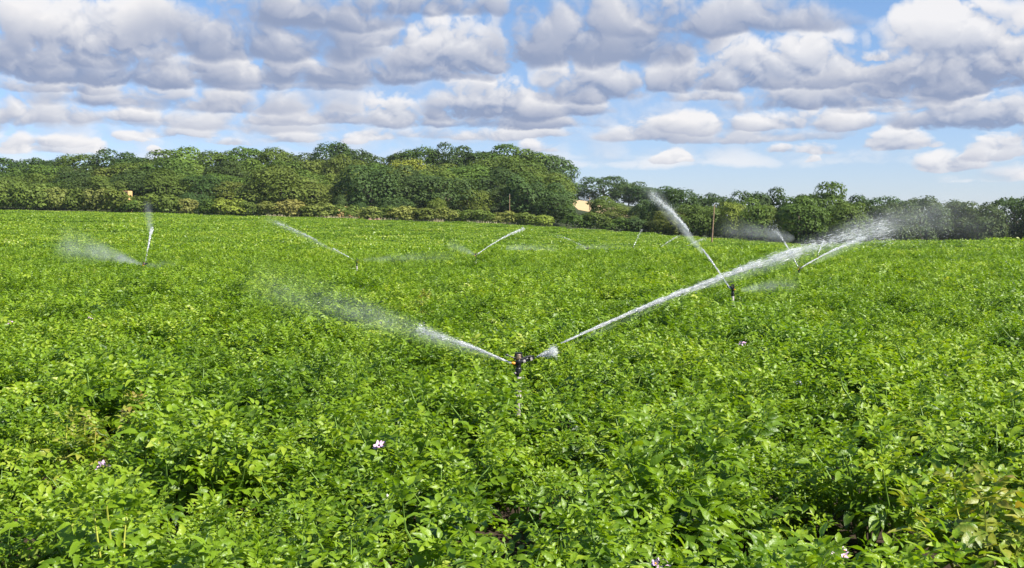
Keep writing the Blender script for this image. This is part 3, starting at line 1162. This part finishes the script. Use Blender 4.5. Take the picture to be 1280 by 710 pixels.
# ------------------------------------------------------------------ poles
def pole(px, ybase, ytop, depth, r, lean, label, arm=True):
    p = at(px, ybase, depth)
    q = at(px + lean, ytop, depth)
    g = tz(p.x, depth)
    o = empty('utility_pole', (p.x, depth, g))
    tag(o, label, 'pole', 'wooden poles at the field edge')
    m = MB()
    h = q.z - g
    m.tube([(0, 0, -.3), ((q.x - p.x) * .5, 0, h * .5), (q.x - p.x, 0, h)], [r, r * .85, r * .7], 12)
    m.build('pole', M_WOOD, o)
    c = MB()
    c.lathe([(0, r * .72), (.03, r * .78), (.06, r * .6), (.10, r * .2)], (q.x - p.x, 0, h))
    c.build('cap', M_IRON, o)
    if arm:
        a = MB()
        a.box((q.x - p.x, -r, h - .5), (.5, .1, .1))
        a.tube([(q.x - p.x - .2, -r, h - .45), (q.x - p.x - .2, -r, h - .28)], .04, 8)
        a.tube([(q.x - p.x + .2, -r, h - .45), (q.x - p.x + .2, -r, h - .28)], .04, 8)
        a.build('insulator_bracket', M_IRON, o)
    return o


pole(889.5, 304, 256, 186, .13, 3.5, 'leaning weathered wooden pole standing in the field before the right-hand trees', False)
pole(637, 268, 243, 231, .09, 0, 'thin grey pole beside the hedge right of the round light tree', False)
pole(737, 266, 247, 330, .14, 0, 'thin dark pole in front of the golden stubble field', False)

# ------------------------------------------------------------------ sprinklers
def make_sprinkler(loc, rz, label, full=True):
    """head at local z=0 .. riser goes down to the soil; main nozzle points along +X"""
    g = tz(loc.x, loc.y)
    o = empty('sprinkler', (loc.x, loc.y, g), rz)
    tag(o, label, 'sprinkler', 'impact sprinklers standing in the crop')
    H = loc.z - g                                            # height of the nozzles
    K = .78

    def fit(mb):
        mb.v = [(x * K, y * K, H + (z - H) * K) for x, y, z in mb.v]
        return mb
    m = MB()
    m.lathe([(0, .034 * K), (H - .155 * K, .034 * K), (H - .15 * K, .031 * K)], (0, 0, -.02 * K), n=18)
    m.build('riser_pipe', M_GREYPIPE, o)
    m = MB()
    z0 = H - .165
    m.lathe([(0, .036), (.01, .040), (.035, .040), (.038, .033), (.05, .033), (.054, .038), (.085, .036), (.09, .030), (.10, .027), (.115, .033), (.13, .033)], (0, 0, z0), n=18)
    fit(m).build('bearing_sleeve', M_BLACK, o)
    b = MB()
    zc = H - .03
    b.lathe([(0, .026), (.01, .034), (.045, .036), (.06, .028)], (0, 0, zc - .005), n=16)
    ax = Vector((math.cos(R(23)), 0, math.sin(R(23))))
    b.lathe([(0, .024), (.05, .024), (.075, .020), (.09, .017), (.12, .017), (.125, .013)], (0, 0, zc + .015), ax, 14)
    b.lathe([(0, .020), (.03, .018), (.045, .016)], (0, 0, zc + .005), Vector((-.96, 0, .1)), 12)
    fit(b).build('nozzle_body', M_BLACK, o)
    n = MB()
    n.lathe([(.0, .017), (.02, .017), (.034, .012), (.04, .008)], (-.042, 0, zc + .009), Vector((-.97, 0, .22)), 12)
    fit(n).build('rear_nozzle', M_ORANGE, o)
    # bridge: an arch over the body carrying the arm spring
    br = MB()
    arch = []
    for k in range(13):
        a = PI * k / 12
        arch.append((.045 * math.cos(a), 0, zc + .05 + .075 * min(1, math.sin(a) * 1.35)))
    br.tube(arch, .010, 8)
    br.box((0, 0, zc + .128), (.085, .04, .016))
    fit(br).build('bridge', M_BLACK, o)
    sp = MB()
    sp.lathe([(0, .024), (.008, .030), (.05, .030), (.058, .022)], (0, 0, zc + .058), n=16)
    hel = [(.031 * math.cos(t), .031 * math.sin(t), zc + .062 + .0062 * t / 2.2) for t in np.linspace(0, 20, 60)]
    sp.tube(hel, .003, 5)
    fit(sp).build('spring', M_BRASS, o)
    # swing arm: counterweight one side, spoon the other
    ar = MB()
    ar.tube([(-.125, .0, zc + .105), (-.06, 0, zc + .078), (0, 0, zc + .055), (.06, 0, zc + .062), (.11, 0, zc + .082), (.155, 0, zc + .088)],
            [.006, .009, .014, .018, .016, .012], 10)
    ar.lathe([(0, .006), (.008, .014), (.03, .014), (.036, .006)], (-.118, 0, zc + .102), Vector((-.9, 0, .42)), 12)
    ar.box((.10, 0, zc + .048), (.075, .016, .04), Matrix.Rotation(R(-20), 3, 'Y'))
    for s in (-1, 1):                                        # the two cheeks of the spoon
        ar.box((.165, .012 * s, zc + .072), (.05, .006, .042), Matrix.Rotation(R(-14), 3, 'Y'))
    fit(ar).build('swing_arm', M_BLACK, o)
    if full:
        d = MB()
        d.box((.148, -.022, zc + .058), (.026, .010, .034), Matrix.Rotation(R(-14), 3, 'Y'))
        d.lathe([(0, .012), (.004, .018), (.012, .018), (.016, .010)], (.06, -.026, zc + .036), Vector((0, -1, 0)), 12)
        fit(d).build('deflector', M_GREYPIPE, o)
        v = MB()
        v.lathe([(0, .010), (.006, .013), (.018, .013), (.022, .007)], (-.036, -.012, H - .13), Vector((-.8, -.6, 0)), 12)
        fit(v).build('drain_plug', M_GREYPIPE, o)
    return o


# ------------------------------------------------------------------ water
DROP_F = np.array([(0, 1, 3), (1, 2, 3), (2, 0, 3), (0, 2, 1)])


def drops(rg, c, d, size, stretch):
    """small drops drawn out along unit vectors d, standing at c"""
    n = len(c)
    ref = rg.normal(0, 1, (n, 3))
    a = np.cross(d, ref)
    a /= np.linalg.norm(a, axis=1)[:, None]
    b = np.cross(d, a)
    s = size[:, None]
    L = (size * stretch)[:, None]
    k = c - d * L * .5
    v = np.stack([k + a * s, k - a * s * .5 + b * s * .87, k - a * s * .5 - b * s * .87, c + d * L], 1).reshape(-1, 3)
    f = (DROP_F[None] + (np.arange(n) * 4)[:, None, None]).reshape(-1, 3)
    return v, f


def jet_path(p0, p1, sag, t):
    """ballistic arc through both ends; sag = rise of the arc above the chord at its middle"""
    t = t[:, None]
    q = p0 * (1 - t) + p1 * t
    q = q + np.array([0, 0, 1.0]) * 4 * sag * t * (1 - t)
    d = (p1 - p0) + np.array([0, 0, 1.0]) * 4 * sag * (1 - 2 * t)
    return q, d / np.linalg.norm(d, axis=1)[:, None]


nj = 0
DN, DS = 3.4, .36


RS = .46


def jet(p0, p1, sag, segs, label, parts=None, mist=False, cat='water jet', name='water_jet', group='water jets of the sprinklers', gap_noise=.35):
    """segs: (t0, t1, radius0, radius1, drops, drop size, stretch, fall)"""
    global nj
    nj += 1
    rg = np.random.default_rng(900 + nj)
    p0, p1 = np.array(p0, float), np.array(p1, float)
    V, Fc, off = [], [], 0
    for t0, t1, r0, r1, n, size, st, fall in segs:
        n, size = int(n * DN), size * DS
        u = rg.random(n)
        # ragged clumps: thin the drops out with a few waves along the jet
        ph = rg.uniform(0, 6.28, 3)
        w = 1 + gap_noise * (np.sin(u * 19 + ph[0]) + np.sin(u * 43 + ph[1]) * .7 + np.sin(u * 97 + ph[2]) * .5)
        u = u[rg.random(n) < w / 1.8]
        n = len(u)
        t = t0 + (t1 - t0) * u
        q, d = jet_path(p0, p1, sag, t)
        r = (r0 + (r1 - r0) * u) * (1.0 if cat == 'spray mist' else RS)
        # a few strands inside the jet, each wandering from its axis
        ns = 9
        so = rg.normal(0, .55, (ns, 3))
        sid = rg.integers(0, ns, n)
        o = so[sid] * (.55 + .45 * np.sin(u * 7 + sid)[:, None]) + rg.normal(0, .45, (n, 3))
        o -= d * (o * d).sum(1)[:, None]
        q = q + o * r[:, None]
        q[:, 2] -= fall * np.abs(rg.normal(0, 1, n)) * u
        sz = size * rg.lognormal(0, .45, n)
        dj = d + rg.normal(0, .05, (n, 3))
        dj /= np.linalg.norm(dj, axis=1)[:, None]
        v, f = drops(rg, q, dj, sz, st * rg.uniform(.6, 1.6, n))
        V.append(v)
        Fc.append(f + off)
        off += len(v)
    V = np.concatenate(V)
    base = p0
    me = mesh_from(name, V - base, np.concatenate(Fc), M_MIST if cat == 'spray mist' else M_WATER, True)
    o = link(name, me, None, tuple(base))
    return tag(o, label, cat, group)


S = {}
for key, px, py, d, rz, lab in [
        ('a', 648, 452, 9.8, R(14), 'nearest black impact sprinkler on a grey riser, centre of the foreground'),
        ('b', 916, 361, 19.9, R(120), 'black sprinkler right of centre throwing a broken steep jet, crossed by the long jet'),
        ('c', 999, 336, 29.0, R(40), 'sprinkler on the right where two thin jets meet in a V'),
        ('d', 180, 331, 31.0, R(70), 'sprinkler on the left with a mist cloud beside it'),
        ('e', 446, 327, 33.0, R(140), 'sprinkler left of centre at the foot of a slanting thin jet'),
        ('f', 595, 319, 39.5, R(30), 'sprinkler near the middle with a small V of spray'),
        ('g', 1022, 321, 38.0, R(80), 'farther sprinkler on the right with one short upright jet')]:
    p = at(px, py, d)
    S[key] = p
    make_sprinkler(p, rz, lab, key == 'a')
# far row on the crest
for key, px, py, d, rz, lab in [('h', 735, 311, 54, R(150), 'tiny far sprinkler on the crest below the stubble field'),
                                ('i', 791, 310, 56, R(70), 'tiny far sprinkler on the crest under a faint upright jet'),
                                ('j', 822, 312, 55, R(30), 'tiny far sprinkler on the crest left of the broken jet'),
                                ('k', 853, 311, 57, R(30), 'tiny far sprinkler on the crest behind the broken jet'),
                                ('l', 664, 313, 52, R(150), 'tiny far sprinkler on the crest in a low mist, centre')]:
    p = at(px, py, d)
    p.z = max(p.z, tz(p.x, d) + .62)
    S[key] = p
    make_sprinkler(p, rz, lab, False)

MISTG = 'mist drifting from the sprinklers'


def mist_mat(r0, r1, dens, tail):
    """spray: a cloud of tiny drops, thin at its rim and towards its far end (object x runs 0..1 along it)"""
    m, nt, out = new_mat('spray_mist')
    tc = N(nt, 'ShaderNodeTexCoord')
    sp = N(nt, 'ShaderNodeSeparateXYZ')
    nt.links.new(tc.outputs['Object'], sp.inputs[0])
    x = sp.outputs[0]
    rr = mathn(nt, 'MULTIPLY_ADD', x, r1 - r0, r0)
    r2 = mathn(nt, 'ADD', mathn(nt, 'MULTIPLY', sp.outputs[1], sp.outputs[1]), mathn(nt, 'MULTIPLY', sp.outputs[2], sp.outputs[2]))
    q = mathn(nt, 'DIVIDE', r2, mathn(nt, 'MULTIPLY', rr, rr))
    core = mathn(nt, 'EXPONENT', mathn(nt, 'MULTIPLY', q, -3.2))
    fade = mathn(nt, 'POWER', mathn(nt, 'SUBTRACT', 1.0, x, clamp=True), tail)
    thin = mathn(nt, 'DIVIDE', r1, rr)
    mp = N(nt, 'ShaderNodeMapping')
    mp.inputs['Scale'].default_value = (2.2, .55 / r1, .55 / r1)
    nt.links.new(tc.outputs['Object'], mp.inputs[0])
    no = N(nt, 'ShaderNodeTexNoise')
    setin(no, Scale=3.0, Detail=4.0, Roughness=.6)
    nt.links.new(mp.outputs[0], no.inputs['Vector'])
    nz = mathn(nt, 'MULTIPLY', mathn(nt, 'SUBTRACT', no.outputs[0], .30, clamp=True), 4.0)
    d = mathn(nt, 'MULTIPLY', mathn(nt, 'MULTIPLY', core, fade), mathn(nt, 'MULTIPLY', mathn(nt, 'MULTIPLY', thin, nz), dens))
    v = N(nt, 'ShaderNodeVolumePrincipled')
    v.inputs['Color'].default_value = (.98, .985, .99, 1)
    v.inputs['Anisotropy'].default_value = .25
    nt.links.new(d, v.inputs['Density'])
    nt.links.new(v.outputs[0], out.inputs['Volume'])
    return m


def mist(p0, p1, r0, r1, dens, label, tail=1.0, parent=None):
    """a drifting veil of spray from p0 towards p1, widening from radius r0 to r1"""
    p0, p1 = Vector(p0), Vector(p1)
    L = (p1 - p0).length
    vs, fs, n, k = [], [], 14, 9
    for i in range(k):
        t = i / (k - 1)
        r = (r0 + (r1 - r0) * t) * (1.0 if 0 < i < k - 1 else .55)
        vs += [(t, r * math.cos(2 * PI * j / n), r * math.sin(2 * PI * j / n)) for j in range(n)]
    for i in range(k - 1):
        fs += [(i * n + j, i * n + (j + 1) % n, (i + 1) * n + (j + 1) % n, (i + 1) * n + j) for j in range(n)]
    fs += [tuple(range(n - 1, -1, -1)), tuple((k - 1) * n + j for j in range(n))]
    o = link('spray_mist' if parent is None else 'spray_veil', mesh_from('spray_mist', vs, fs, mist_mat(r0, r1, dens, tail)))
    o.rotation_mode = 'QUATERNION'
    q = (p1 - p0).to_track_quat('X', 'Z')
    if parent is None:
        o.location = p0
        tag(o, label, 'spray mist', MISTG)
    else:
        o.parent = parent
        o.location = p0 - parent.location
    o.rotation_quaternion = q
    o.scale = (L, 1, 1)
    return o


a = S['a']
# nearest sprinkler: long jet to the right, fan off the spoon, spray to the left
j_ = jet(a + Vector((.15, .03, .05)), at(1206, 258, 11.5), .14,
         [(.06, .32, .013, .045, 1900, .0034, 18, 0), (.28, .58, .034, .09, 1500, .0034, 18, .01), (.52, .80, .08, .20, 1200, .0032, 13, .03),
          (.70, 1.0, .22, .60, 900, .0026, 5, .10)],
         'long bright jet rising from the nearest sprinkler to the upper right')
mist(at(712, 431, 9.9), at(910, 344, 10.5), .022, .06, 1.3, None, .15, j_)
mist(at(880, 358, 10.45), at(1225, 236, 11.6), .05, .30, 1.0, None, .9, j_)
jet(a + Vector((.165, .0, .04)), at(696, 440, 9.75), .01, [(0, 1, .004, .10, 1700, .0022, 10, 0)],
    'short white fan of water bursting off the arm of the nearest sprinkler', gap_noise=.15)
j_ = jet(a + Vector((-.07, 0, -.01)), at(330, 356, 10.6), .06,
         [(0, .20, .008, .03, 900, .0028, 16, 0), (.14, .36, .03, .10, 800, .0024, 9, .01), (.3, .8, .10, .40, 700, .0018, 4, .04)],
         'thin spray fading to the left from the orange nozzle of the nearest sprinkler', gap_noise=.2)
mist(at(625, 449, 9.8), at(300, 342, 10.7), .02, .36, .85, None, .8, j_)
# second sprinkler
b = S['b']
j_ = jet(b + Vector((-.06, .05, .03)), at(814, 241, 26.5), .14,
         [(.0, .28, .014, .03, 600, .008, 14, 0), (.2, .6, .03, .05, 90, .007, 6, .02), (.46, .72, .05, .11, 650, .009, 10, 0), (.66, 1.0, .09, .24, 900, .008, 6, .05)],
         'steep broken jet leaning left over the field before the right-hand trees')
mist(at(878, 316, 22.5), at(806, 228, 27), .05, .30, .9, None, .7, j_)
mist(b + Vector((.15, 0, -.02)), at(1000, 353, 20.2), .06, .24, 1.3, 'low pale mist lying right of the sprinkler with the broken jet', .6)
# third
c = S['c']
j_ = jet(c, at(963, 281, 33), .10, [(0, .45, .014, .05, 420, .008, 12, 0), (.40, .8, .05, .10, 260, .008, 7, 0), (.75, 1.1, .16, .5, 300, .008, 3, .15)],
         'thin jet leaning left from the V of jets on the right')
j_ = jet(c, at(1092, 293, 31), .08, [(0, .5, .014, .05, 600, .007, 14, 0), (.45, .9, .05, .14, 600, .008, 10, .02), (.85, 1.3, .16, .5, 260, .007, 4, .15)],
         'thin jet below the long jet, running to the right from the V of jets')
mist(at(1015, 330, 29), at(1120, 278, 31.5), .06, .34, .5, None, .7, j_)
mist(at(990, 298, 33), at(900, 283, 40), .2, .6, .20, 'faint mist left of the V of jets before the dark trees', .6)
g_ = S['g']
jet(g_, at(1030, 300, 40), .06, [(0, 1, .015, .08, 420, .010, 9, .02)], 'short upright jet between the two long jets on the right')
# left one
d_ = S['d']
jet(d_ + Vector((.05, 0, .1)), at(190, 285, 32.5), .04, [(.0, .35, .03, .04, 80, .007, 5, 0), (.30, 1.0, .016, .08, 700, .009, 10, 0)],
    'bright short jet above the left sprinkler')
mist(at(188, 290, 33), at(184, 250, 34.5), .12, .22, 1.0, 'small detached puff of spray above the bright left jet', .6)
mist(at(178, 331, 31), at(70, 300, 31), .06, .72, .85, 'pale mist cloud fanning left from the left sprinkler', .55)
mist(at(184, 332, 31), at(224, 330, 31), .10, .2, .9, 'little mist patch right of the left sprinkler', .6)
# left of centre
e = S['e']
j_ = jet(e, at(338, 274, 38), .06, [(.02, .25, .014, .04, 150, .008, 14, 0), (.42, .95, .05, .12, 260, .008, 14, .03)],
         'slanting thin jet left of centre with a gap in it')
mist(at(425, 317, 34), at(330, 270, 38.5), .04, .22, .6, None, .5, j_)
mist(e + Vector((.2, 0, .05)), at(570, 319, 34), .10, .28, .55, 'faint low mist right of the slanting thin jet', .5)
f_ = S['f']
jet(f_, at(655, 285, 43), .08, [(.0, .62, .018, .06, 330, .010, 12, 0), (.62, 1.0, .06, .14, 330, .011, 9, .03)],
    'thin jet rising right from the small V of spray near the middle')
mist(f_, at(558, 303, 39.5), .05, .36, .9, 'short white spray left of the small V near the middle', .6)
# far row
jet(S['i'], at(803, 285, 62), .06, [(0, 1, .04, .14, 240, .011, 9, .05)], 'faint upright far jet before the field edge trees')
jet(S['j'], at(850, 294, 60), .06, [(0, 1, .04, .12, 320, .011, 10, .03)], 'short far jet left of the broken jet')
jet(S['k'], at(884, 297, 60), .06, [(0, 1, .04, .14, 220, .011, 9, .05)], 'short far jet passing behind the broken jet')
jet(S['h'], at(694, 293, 60), .08, [(.0, 1, .05, .16, 180, .010, 9, .05)], 'faint far jet slanting left below the stubble field')
mist(S['h'] + Vector((-.6, 0, .05)), at(790, 311, 54), .22, .34, .5, 'low white mist at the crest right of centre', .5)
mist(S['l'] + Vector((-1.2, 0, .1)), at(700, 312, 52), .25, .38, .7, 'low white mist at the crest in the centre', .5)
# drifting spray beyond the long jet
mist(at(1060, 288, 11.2), at(1270, 268, 12.2), .18, .44, .26, 'wide drizzle drifting right from the end of the long jet', .7)

# ------------------------------------------------------------------ sky, sun
SUN_AZ = R(118)          # from +Y towards +X
SUN_EL = R(47)
sd = Vector((math.sin(SUN_AZ) * math.cos(SUN_EL), math.cos(SUN_AZ) * math.cos(SUN_EL), math.sin(SUN_EL)))
sl = bpy.data.lights.new('sun', 'SUN')
sl.energy = 5.0
sl.angle = R(.53)
sl.color = (1.0, .95, .86)
so = bpy.data.objects.new('sun', sl)
COL.objects.link(so)
so.rotation_euler = (-sd).to_track_quat('-Z', 'Y').to_euler()
so.location = (30, -30, 60)

w = bpy.data.worlds.new('World')
scene.world = w
w.use_nodes = True
nt = w.node_tree
nt.nodes.clear()
wo = N(nt, 'ShaderNodeOutputWorld')
bg = N(nt, 'ShaderNodeBackground')
bg.inputs['Strength'].default_value = .1
nt.links.new(bg.outputs[0], wo.inputs[0])
sky = N(nt, 'ShaderNodeTexSky', sky_type='NISHITA')
sky.sun_disc = False
sky.sun_elevation = SUN_EL
sky.sun_rotation = SUN_AZ
sky.air_density = 1.0
sky.dust_density = .3
sky.ozone_density = 2.0
tc = N(nt, 'ShaderNodeTexCoord')
sep = N(nt, 'ShaderNodeSeparateXYZ')
nt.links.new(tc.outputs['Generated'], sep.inputs[0])
az = mathn(nt, 'ARCTAN2', sep.outputs[0], sep.outputs[1])
el = mathn(nt, 'ARCSINE', sep.outputs[2])
uv = N(nt, 'ShaderNodeCombineXYZ')
nt.links.new(az, uv.inputs[0])
nt.links.new(el, uv.inputs[1])


def vm(op, a, b=None, c=None):
    n = N(nt, 'ShaderNodeVectorMath', operation=op)
    for i, v in enumerate((a, b, c)):
        if v is None:
            continue
        if hasattr(v, 'links'):
            nt.links.new(v, n.inputs[i])
        else:
            n.inputs[i].default_value = v
    return n


def noise(vec, scale, detail, rough=.55):
    n = N(nt, 'ShaderNodeTexNoise', noise_dimensions='2D')
    setin(n, Scale=scale, Detail=detail, Roughness=rough)
    nt.links.new(vec, n.inputs['Vector'])
    return n


lnv = mathn(nt, 'LOGARITHM', mathn(nt, 'MAXIMUM', mathn(nt, 'ADD', el, .09), .02), math.e)
sq0 = N(nt, 'ShaderNodeCombineXYZ')
nt.links.new(mathn(nt, 'MULTIPLY', az, 3.6), sq0.inputs[0])
nt.links.new(lnv, sq0.inputs[1])
sq = sq0.outputs[0]
warp = noise(sq, 5.0, 6, .62)
wv = vm('SUBTRACT', warp.outputs['Color'], (.5, .5, .5)).outputs[0]
uvw = vm('MULTIPLY_ADD', wv, (.030, .014, 0), uv.outputs[0]).outputs[0]
sqw = vm('MULTIPLY_ADD', wv, (.075, .075, 0), sq).outputs[0]


def billow(vec):
    n = N(nt, 'ShaderNodeTexNoise', noise_dimensions='2D', noise_type='RIDGED_MULTIFRACTAL', normalize=False)
    setin(n, Scale=4.8, Detail=6.5, Roughness=.54, Lacunarity=2.1, Offset=.95, Gain=1.6)
    nt.links.new(vec, n.inputs['Vector'])
    return mathn(nt, 'MULTIPLY', n.outputs[0], -.42)


n0 = billow(sqw)
n1 = billow(vm('ADD', sqw, (.014, .026, 0)).outputs[0])
emb = mathn(nt, 'SUBTRACT', n0, n1)
nn0 = mathn(nt, 'ADD', n0, .42)                              # roughly centred on zero

CL = [(300, 172, 560, 50, .62, .8, 2.2), (420, 118, 600, 56, .5, .8, 2.2), (420, 60, 600, 60, .35, .7, 2.2), (820, 150, 300, 50, .6, .85, 2.0),
      # px, base y, half width, height, brightness of the base 0..1 (lower = greyer), top brightness, softness
    (1300, 224, 90, 16, .8, .8, 1.2), (640, 205, 700, 26, .95, .75, 2.0),
    (838, 200, 26, 14, .6, 1, .5), (1015, 199, 10, 9, .7, .9, .7), (1183, 207, 36, 22, .6, 1, .6), (856, 202, 12, 6, .7, .9, .7),
    (665, 189, 24, 15, .6, 1, .6), (194, 189, 8, 7, .7, 1, .6), (1245, 193, 44, 30, .5, 1, .5), (1018, 190, 27, 13, .6, 1, .6), (977, 188, 16, 9, .6, .9, .7),
    (121, 188, 14, 14, .7, 1, .6), (60, 186, 60, 16, .7, .95, .8), (20, 186, 30, 24, .7, 1, .6), (67, 180, 34, 9, .7, 1, .7),
    (1117, 183, 38, 24, .5, 1, .5), (1158, 181, 18, 10, .6, .95, .6),
    (161, 174, 22, 9, .7, 1, .7), (284, 179, 26, 9, .6, .95, .8), (363, 174, 36, 14, .6, .95, .7), (228, 170, 50, 13, .6, .9, .9), (458, 175, 44, 17, .6, .95, .7),
    (928, 174, 130, 18, .35, .8, 1.0), (643, 170, 75, 12, .5, .85, .9), (808, 172, 54, 28, .4, .95, .7), (560, 172, 70, 14, .4, .8, 1.0),
    (870, 162, 50, 26, .45, 1, .6), (975, 157, 70, 22, .45, .95, .7), (1053, 158, 40, 28, .45, 1, .6),
    (215, 156, 240, 26, .45, .8, 1.2), (64, 148, 62, 26, .4, .95, .7), (168, 150, 44, 17, .45, .95, .7), (0, 152, 40, 16, .5, .9, .8), (363, 150, 70, 20, .4, .95, .8),
    (1225, 152, 92, 44, .12, .9, .6), (1115, 137, 78, 18, .5, .9, .8),
    (626, 156, 130, 26, .15, .8, .8), (497, 152, 46, 44, .35, 1, .5), (420, 150, 60, 20, .3, .85, .8),
    (613, 140, 88, 56, .10, 1, .5), (705, 140, 74, 26, .25, .9, .7),
    (275, 134, 48, 24, .35, .95, .7), (134, 126, 60, 26, .3, .95, .7), (215, 132, 240, 30, .25, .7, 1.2),
    (1040, 128, 124, 40, .2, .95, .7), (880, 122, 60, 20, .4, .9, .8), (1103, 115, 46, 36, .25, 1, .6), (1175, 119, 36, 18, .4, .95, .7),
    (740, 116, 66, 60, .2, 1, .5), (845, 106, 56, 42, .25, .9, .7), (13, 112, 30, 16, .4, .95, .7), (87, 112, 50, 16, .35, .9, .8),
    (330, 106, 130, 30, .2, .85, .9), (1195, 106, 106, 40, .15, .85, .7),
    (968, 98, 118, 62, .25, 1, .5), (1200, 92, 92, 104, .18, 1, .45), (1092, 74, 22, 13, .6, 1, .5), (1285, 76, 40, 60, .3, .95, .6),
    (400, 98, 120, 40, .05, .7, .9), (279, 96, 46, 34, .35, 1, .6), (228, 84, 46, 22, .4, 1, .6), (380, 84, 26, 16, .5, 1, .7), (343, 80, 24, 14, .5, .95, .7),
    (515, 94, 124, 40, .08, .75, .8), (570, 78, 84, 66, .25, 1, .45), (468, 52, 46, 30, .3, .95, .6),
    (105, 96, 150, 40, .03, .5, .7), (20, 78, 60, 54, .25, .95, .6), (188, 62, 46, 54, .35, 1, .5), (110, 50, 84, 66, .45, 1.05, .5), (107, 74, 96, 50, .12, .62, .7),
    (330, 62, 150, 66, .02, .45, .9), (400, 28, 130, 40, .0, .45, .9), (545, 12, 130, 40, .15, .7, .8),
    (745, 66, 150, 76, .03, .42, .8), (900, 34, 150, 50, .10, .6, .9), (560, -20, 160, 40, .2, .8, .8), (930, -30, 120, 50, .2, .9, .8),
    (200, -40, 160, 70, .15, .9, .8), (1330, -20, 110, 60, .2, .95, .7), (700, -70, 220, 60, .1, .9, .8), (-120, 60, 150, 90, .1, .9, .8), (-110, 150, 140, 50, .3, .9, .8), (1420, 90, 120, 80, .2, .95, .7), (1400, 170, 120, 40, .4, .95, .7)]


def azel(px, py):
    d = ray(px, py).normalized()
    return math.atan2(d.x, d.y), math.asin(d.z)


WHITE = (4.5, 4.42, 4.45)
GREY = (1.36, 1.68, 2.48)
NAMP = 1.5
shn = mathn(nt, 'MULTIPLY_ADD', emb, .8, mathn(nt, 'MULTIPLY_ADD', nn0, .25, .10))
skyt = ramp(nt, [(.0, (.50, .57, .83)), (.05, (.48, .54, .76)), (.14, (.48, .55, .70)), (.24, (.50, .60, .72)), (.45, (.72, .80, .86)), (1.0, (1, 1, 1))], mathn(nt, 'MULTIPLY', el, 1.0))
cur = mixcol(nt, 1.0, sky.outputs[0], skyt.outputs[0], 'MULTIPLY')
for (px, py, hw, hh, gb, tb, sf) in CL:
    u0, v0 = azel(px, py)
    sw = hw / F * 1.12
    shh = hh / F * 1.05
    uvk = vm('MULTIPLY_ADD', cur, (1e-9, 1e-9, 0), uvw).outputs[0]     # (orders the evaluation of the cloud layers)
    q = vm('MULTIPLY_ADD', uvk, (1 / sw, 1 / shh, 0), (-u0 / sw, -v0 / shh, 0)).outputs[0]
    s3 = N(nt, 'ShaderNodeSeparateXYZ')
    nt.links.new(q, s3.inputs[0])
    X, Y = s3.outputs[0], s3.outputs[1]
    yy = mathn(nt, 'MAXIMUM', Y, mathn(nt, 'MULTIPLY', Y, -4.2))
    dd = mathn(nt, 'MULTIPLY_ADD', X, X, mathn(nt, 'MULTIPLY', yy, yy))
    f = mathn(nt, 'SUBTRACT', mathn(nt, 'MULTIPLY_ADD', nn0, NAMP, .93), dd)
    mr = N(nt, 'ShaderNodeMapRange', interpolation_type='SMOOTHSTEP')
    setin(mr, **{'From_Min': -.08, 'From_Max': sf * 1.1})
    nt.links.new(f, mr.inputs['Value'])
    sh = mathn(nt, 'MULTIPLY_ADD', shn, 1.0, mathn(nt, 'MULTIPLY_ADD', Y, (tb - gb) * 1.5, gb - .13))
    sh = mathn(nt, 'MINIMUM', mathn(nt, 'MAXIMUM', sh, 0.0), 1.08)
    c = mixcol(nt, sh, GREY, WHITE)
    al = mathn(nt, 'MULTIPLY', mr.outputs[0], .94)
    cur = mixcol(nt, al, cur, c)
nt.links.new(cur, bg.inputs['Color'])
w.cycles.sampling_method = 'MANUAL'
w.cycles.sample_map_resolution = 512

# thin summer air over the whole place
hz, hnt, hout = new_mat('haze')
hv = N(hnt, 'ShaderNodeVolumePrincipled')
hv.inputs['Color'].default_value = (.82, .89, 1, 1)
hv.inputs['Density'].default_value = .00006
hnt.links.new(hv.outputs[0], hout.inputs['Volume'])
hb = MB()
hb.box((0, 600, 12), (3700, 1900, 42), bev=.001)
tag(hb.build('haze', hz, None, False), kind='stuff')
# ------------------------------------------------------------------ render settings
scene.view_settings.view_transform = 'Standard'
scene.view_settings.look = 'None'
scene.view_settings.exposure = 1.06
scene.view_settings.gamma = 1.0
scene.view_settings.use_curve_mapping = False
scene.render.engine = 'CYCLES'
scene.cycles.max_bounces = 6
scene.cycles.diffuse_bounces = 2
scene.cycles.glossy_bounces = 2
scene.cycles.transmission_bounces = 4
scene.cycles.transparent_max_bounces = 24
scene.cycles.use_denoising = True
scene.cycles.sample_clamp_indirect = 6
scene.cycles.volume_bounces = 1
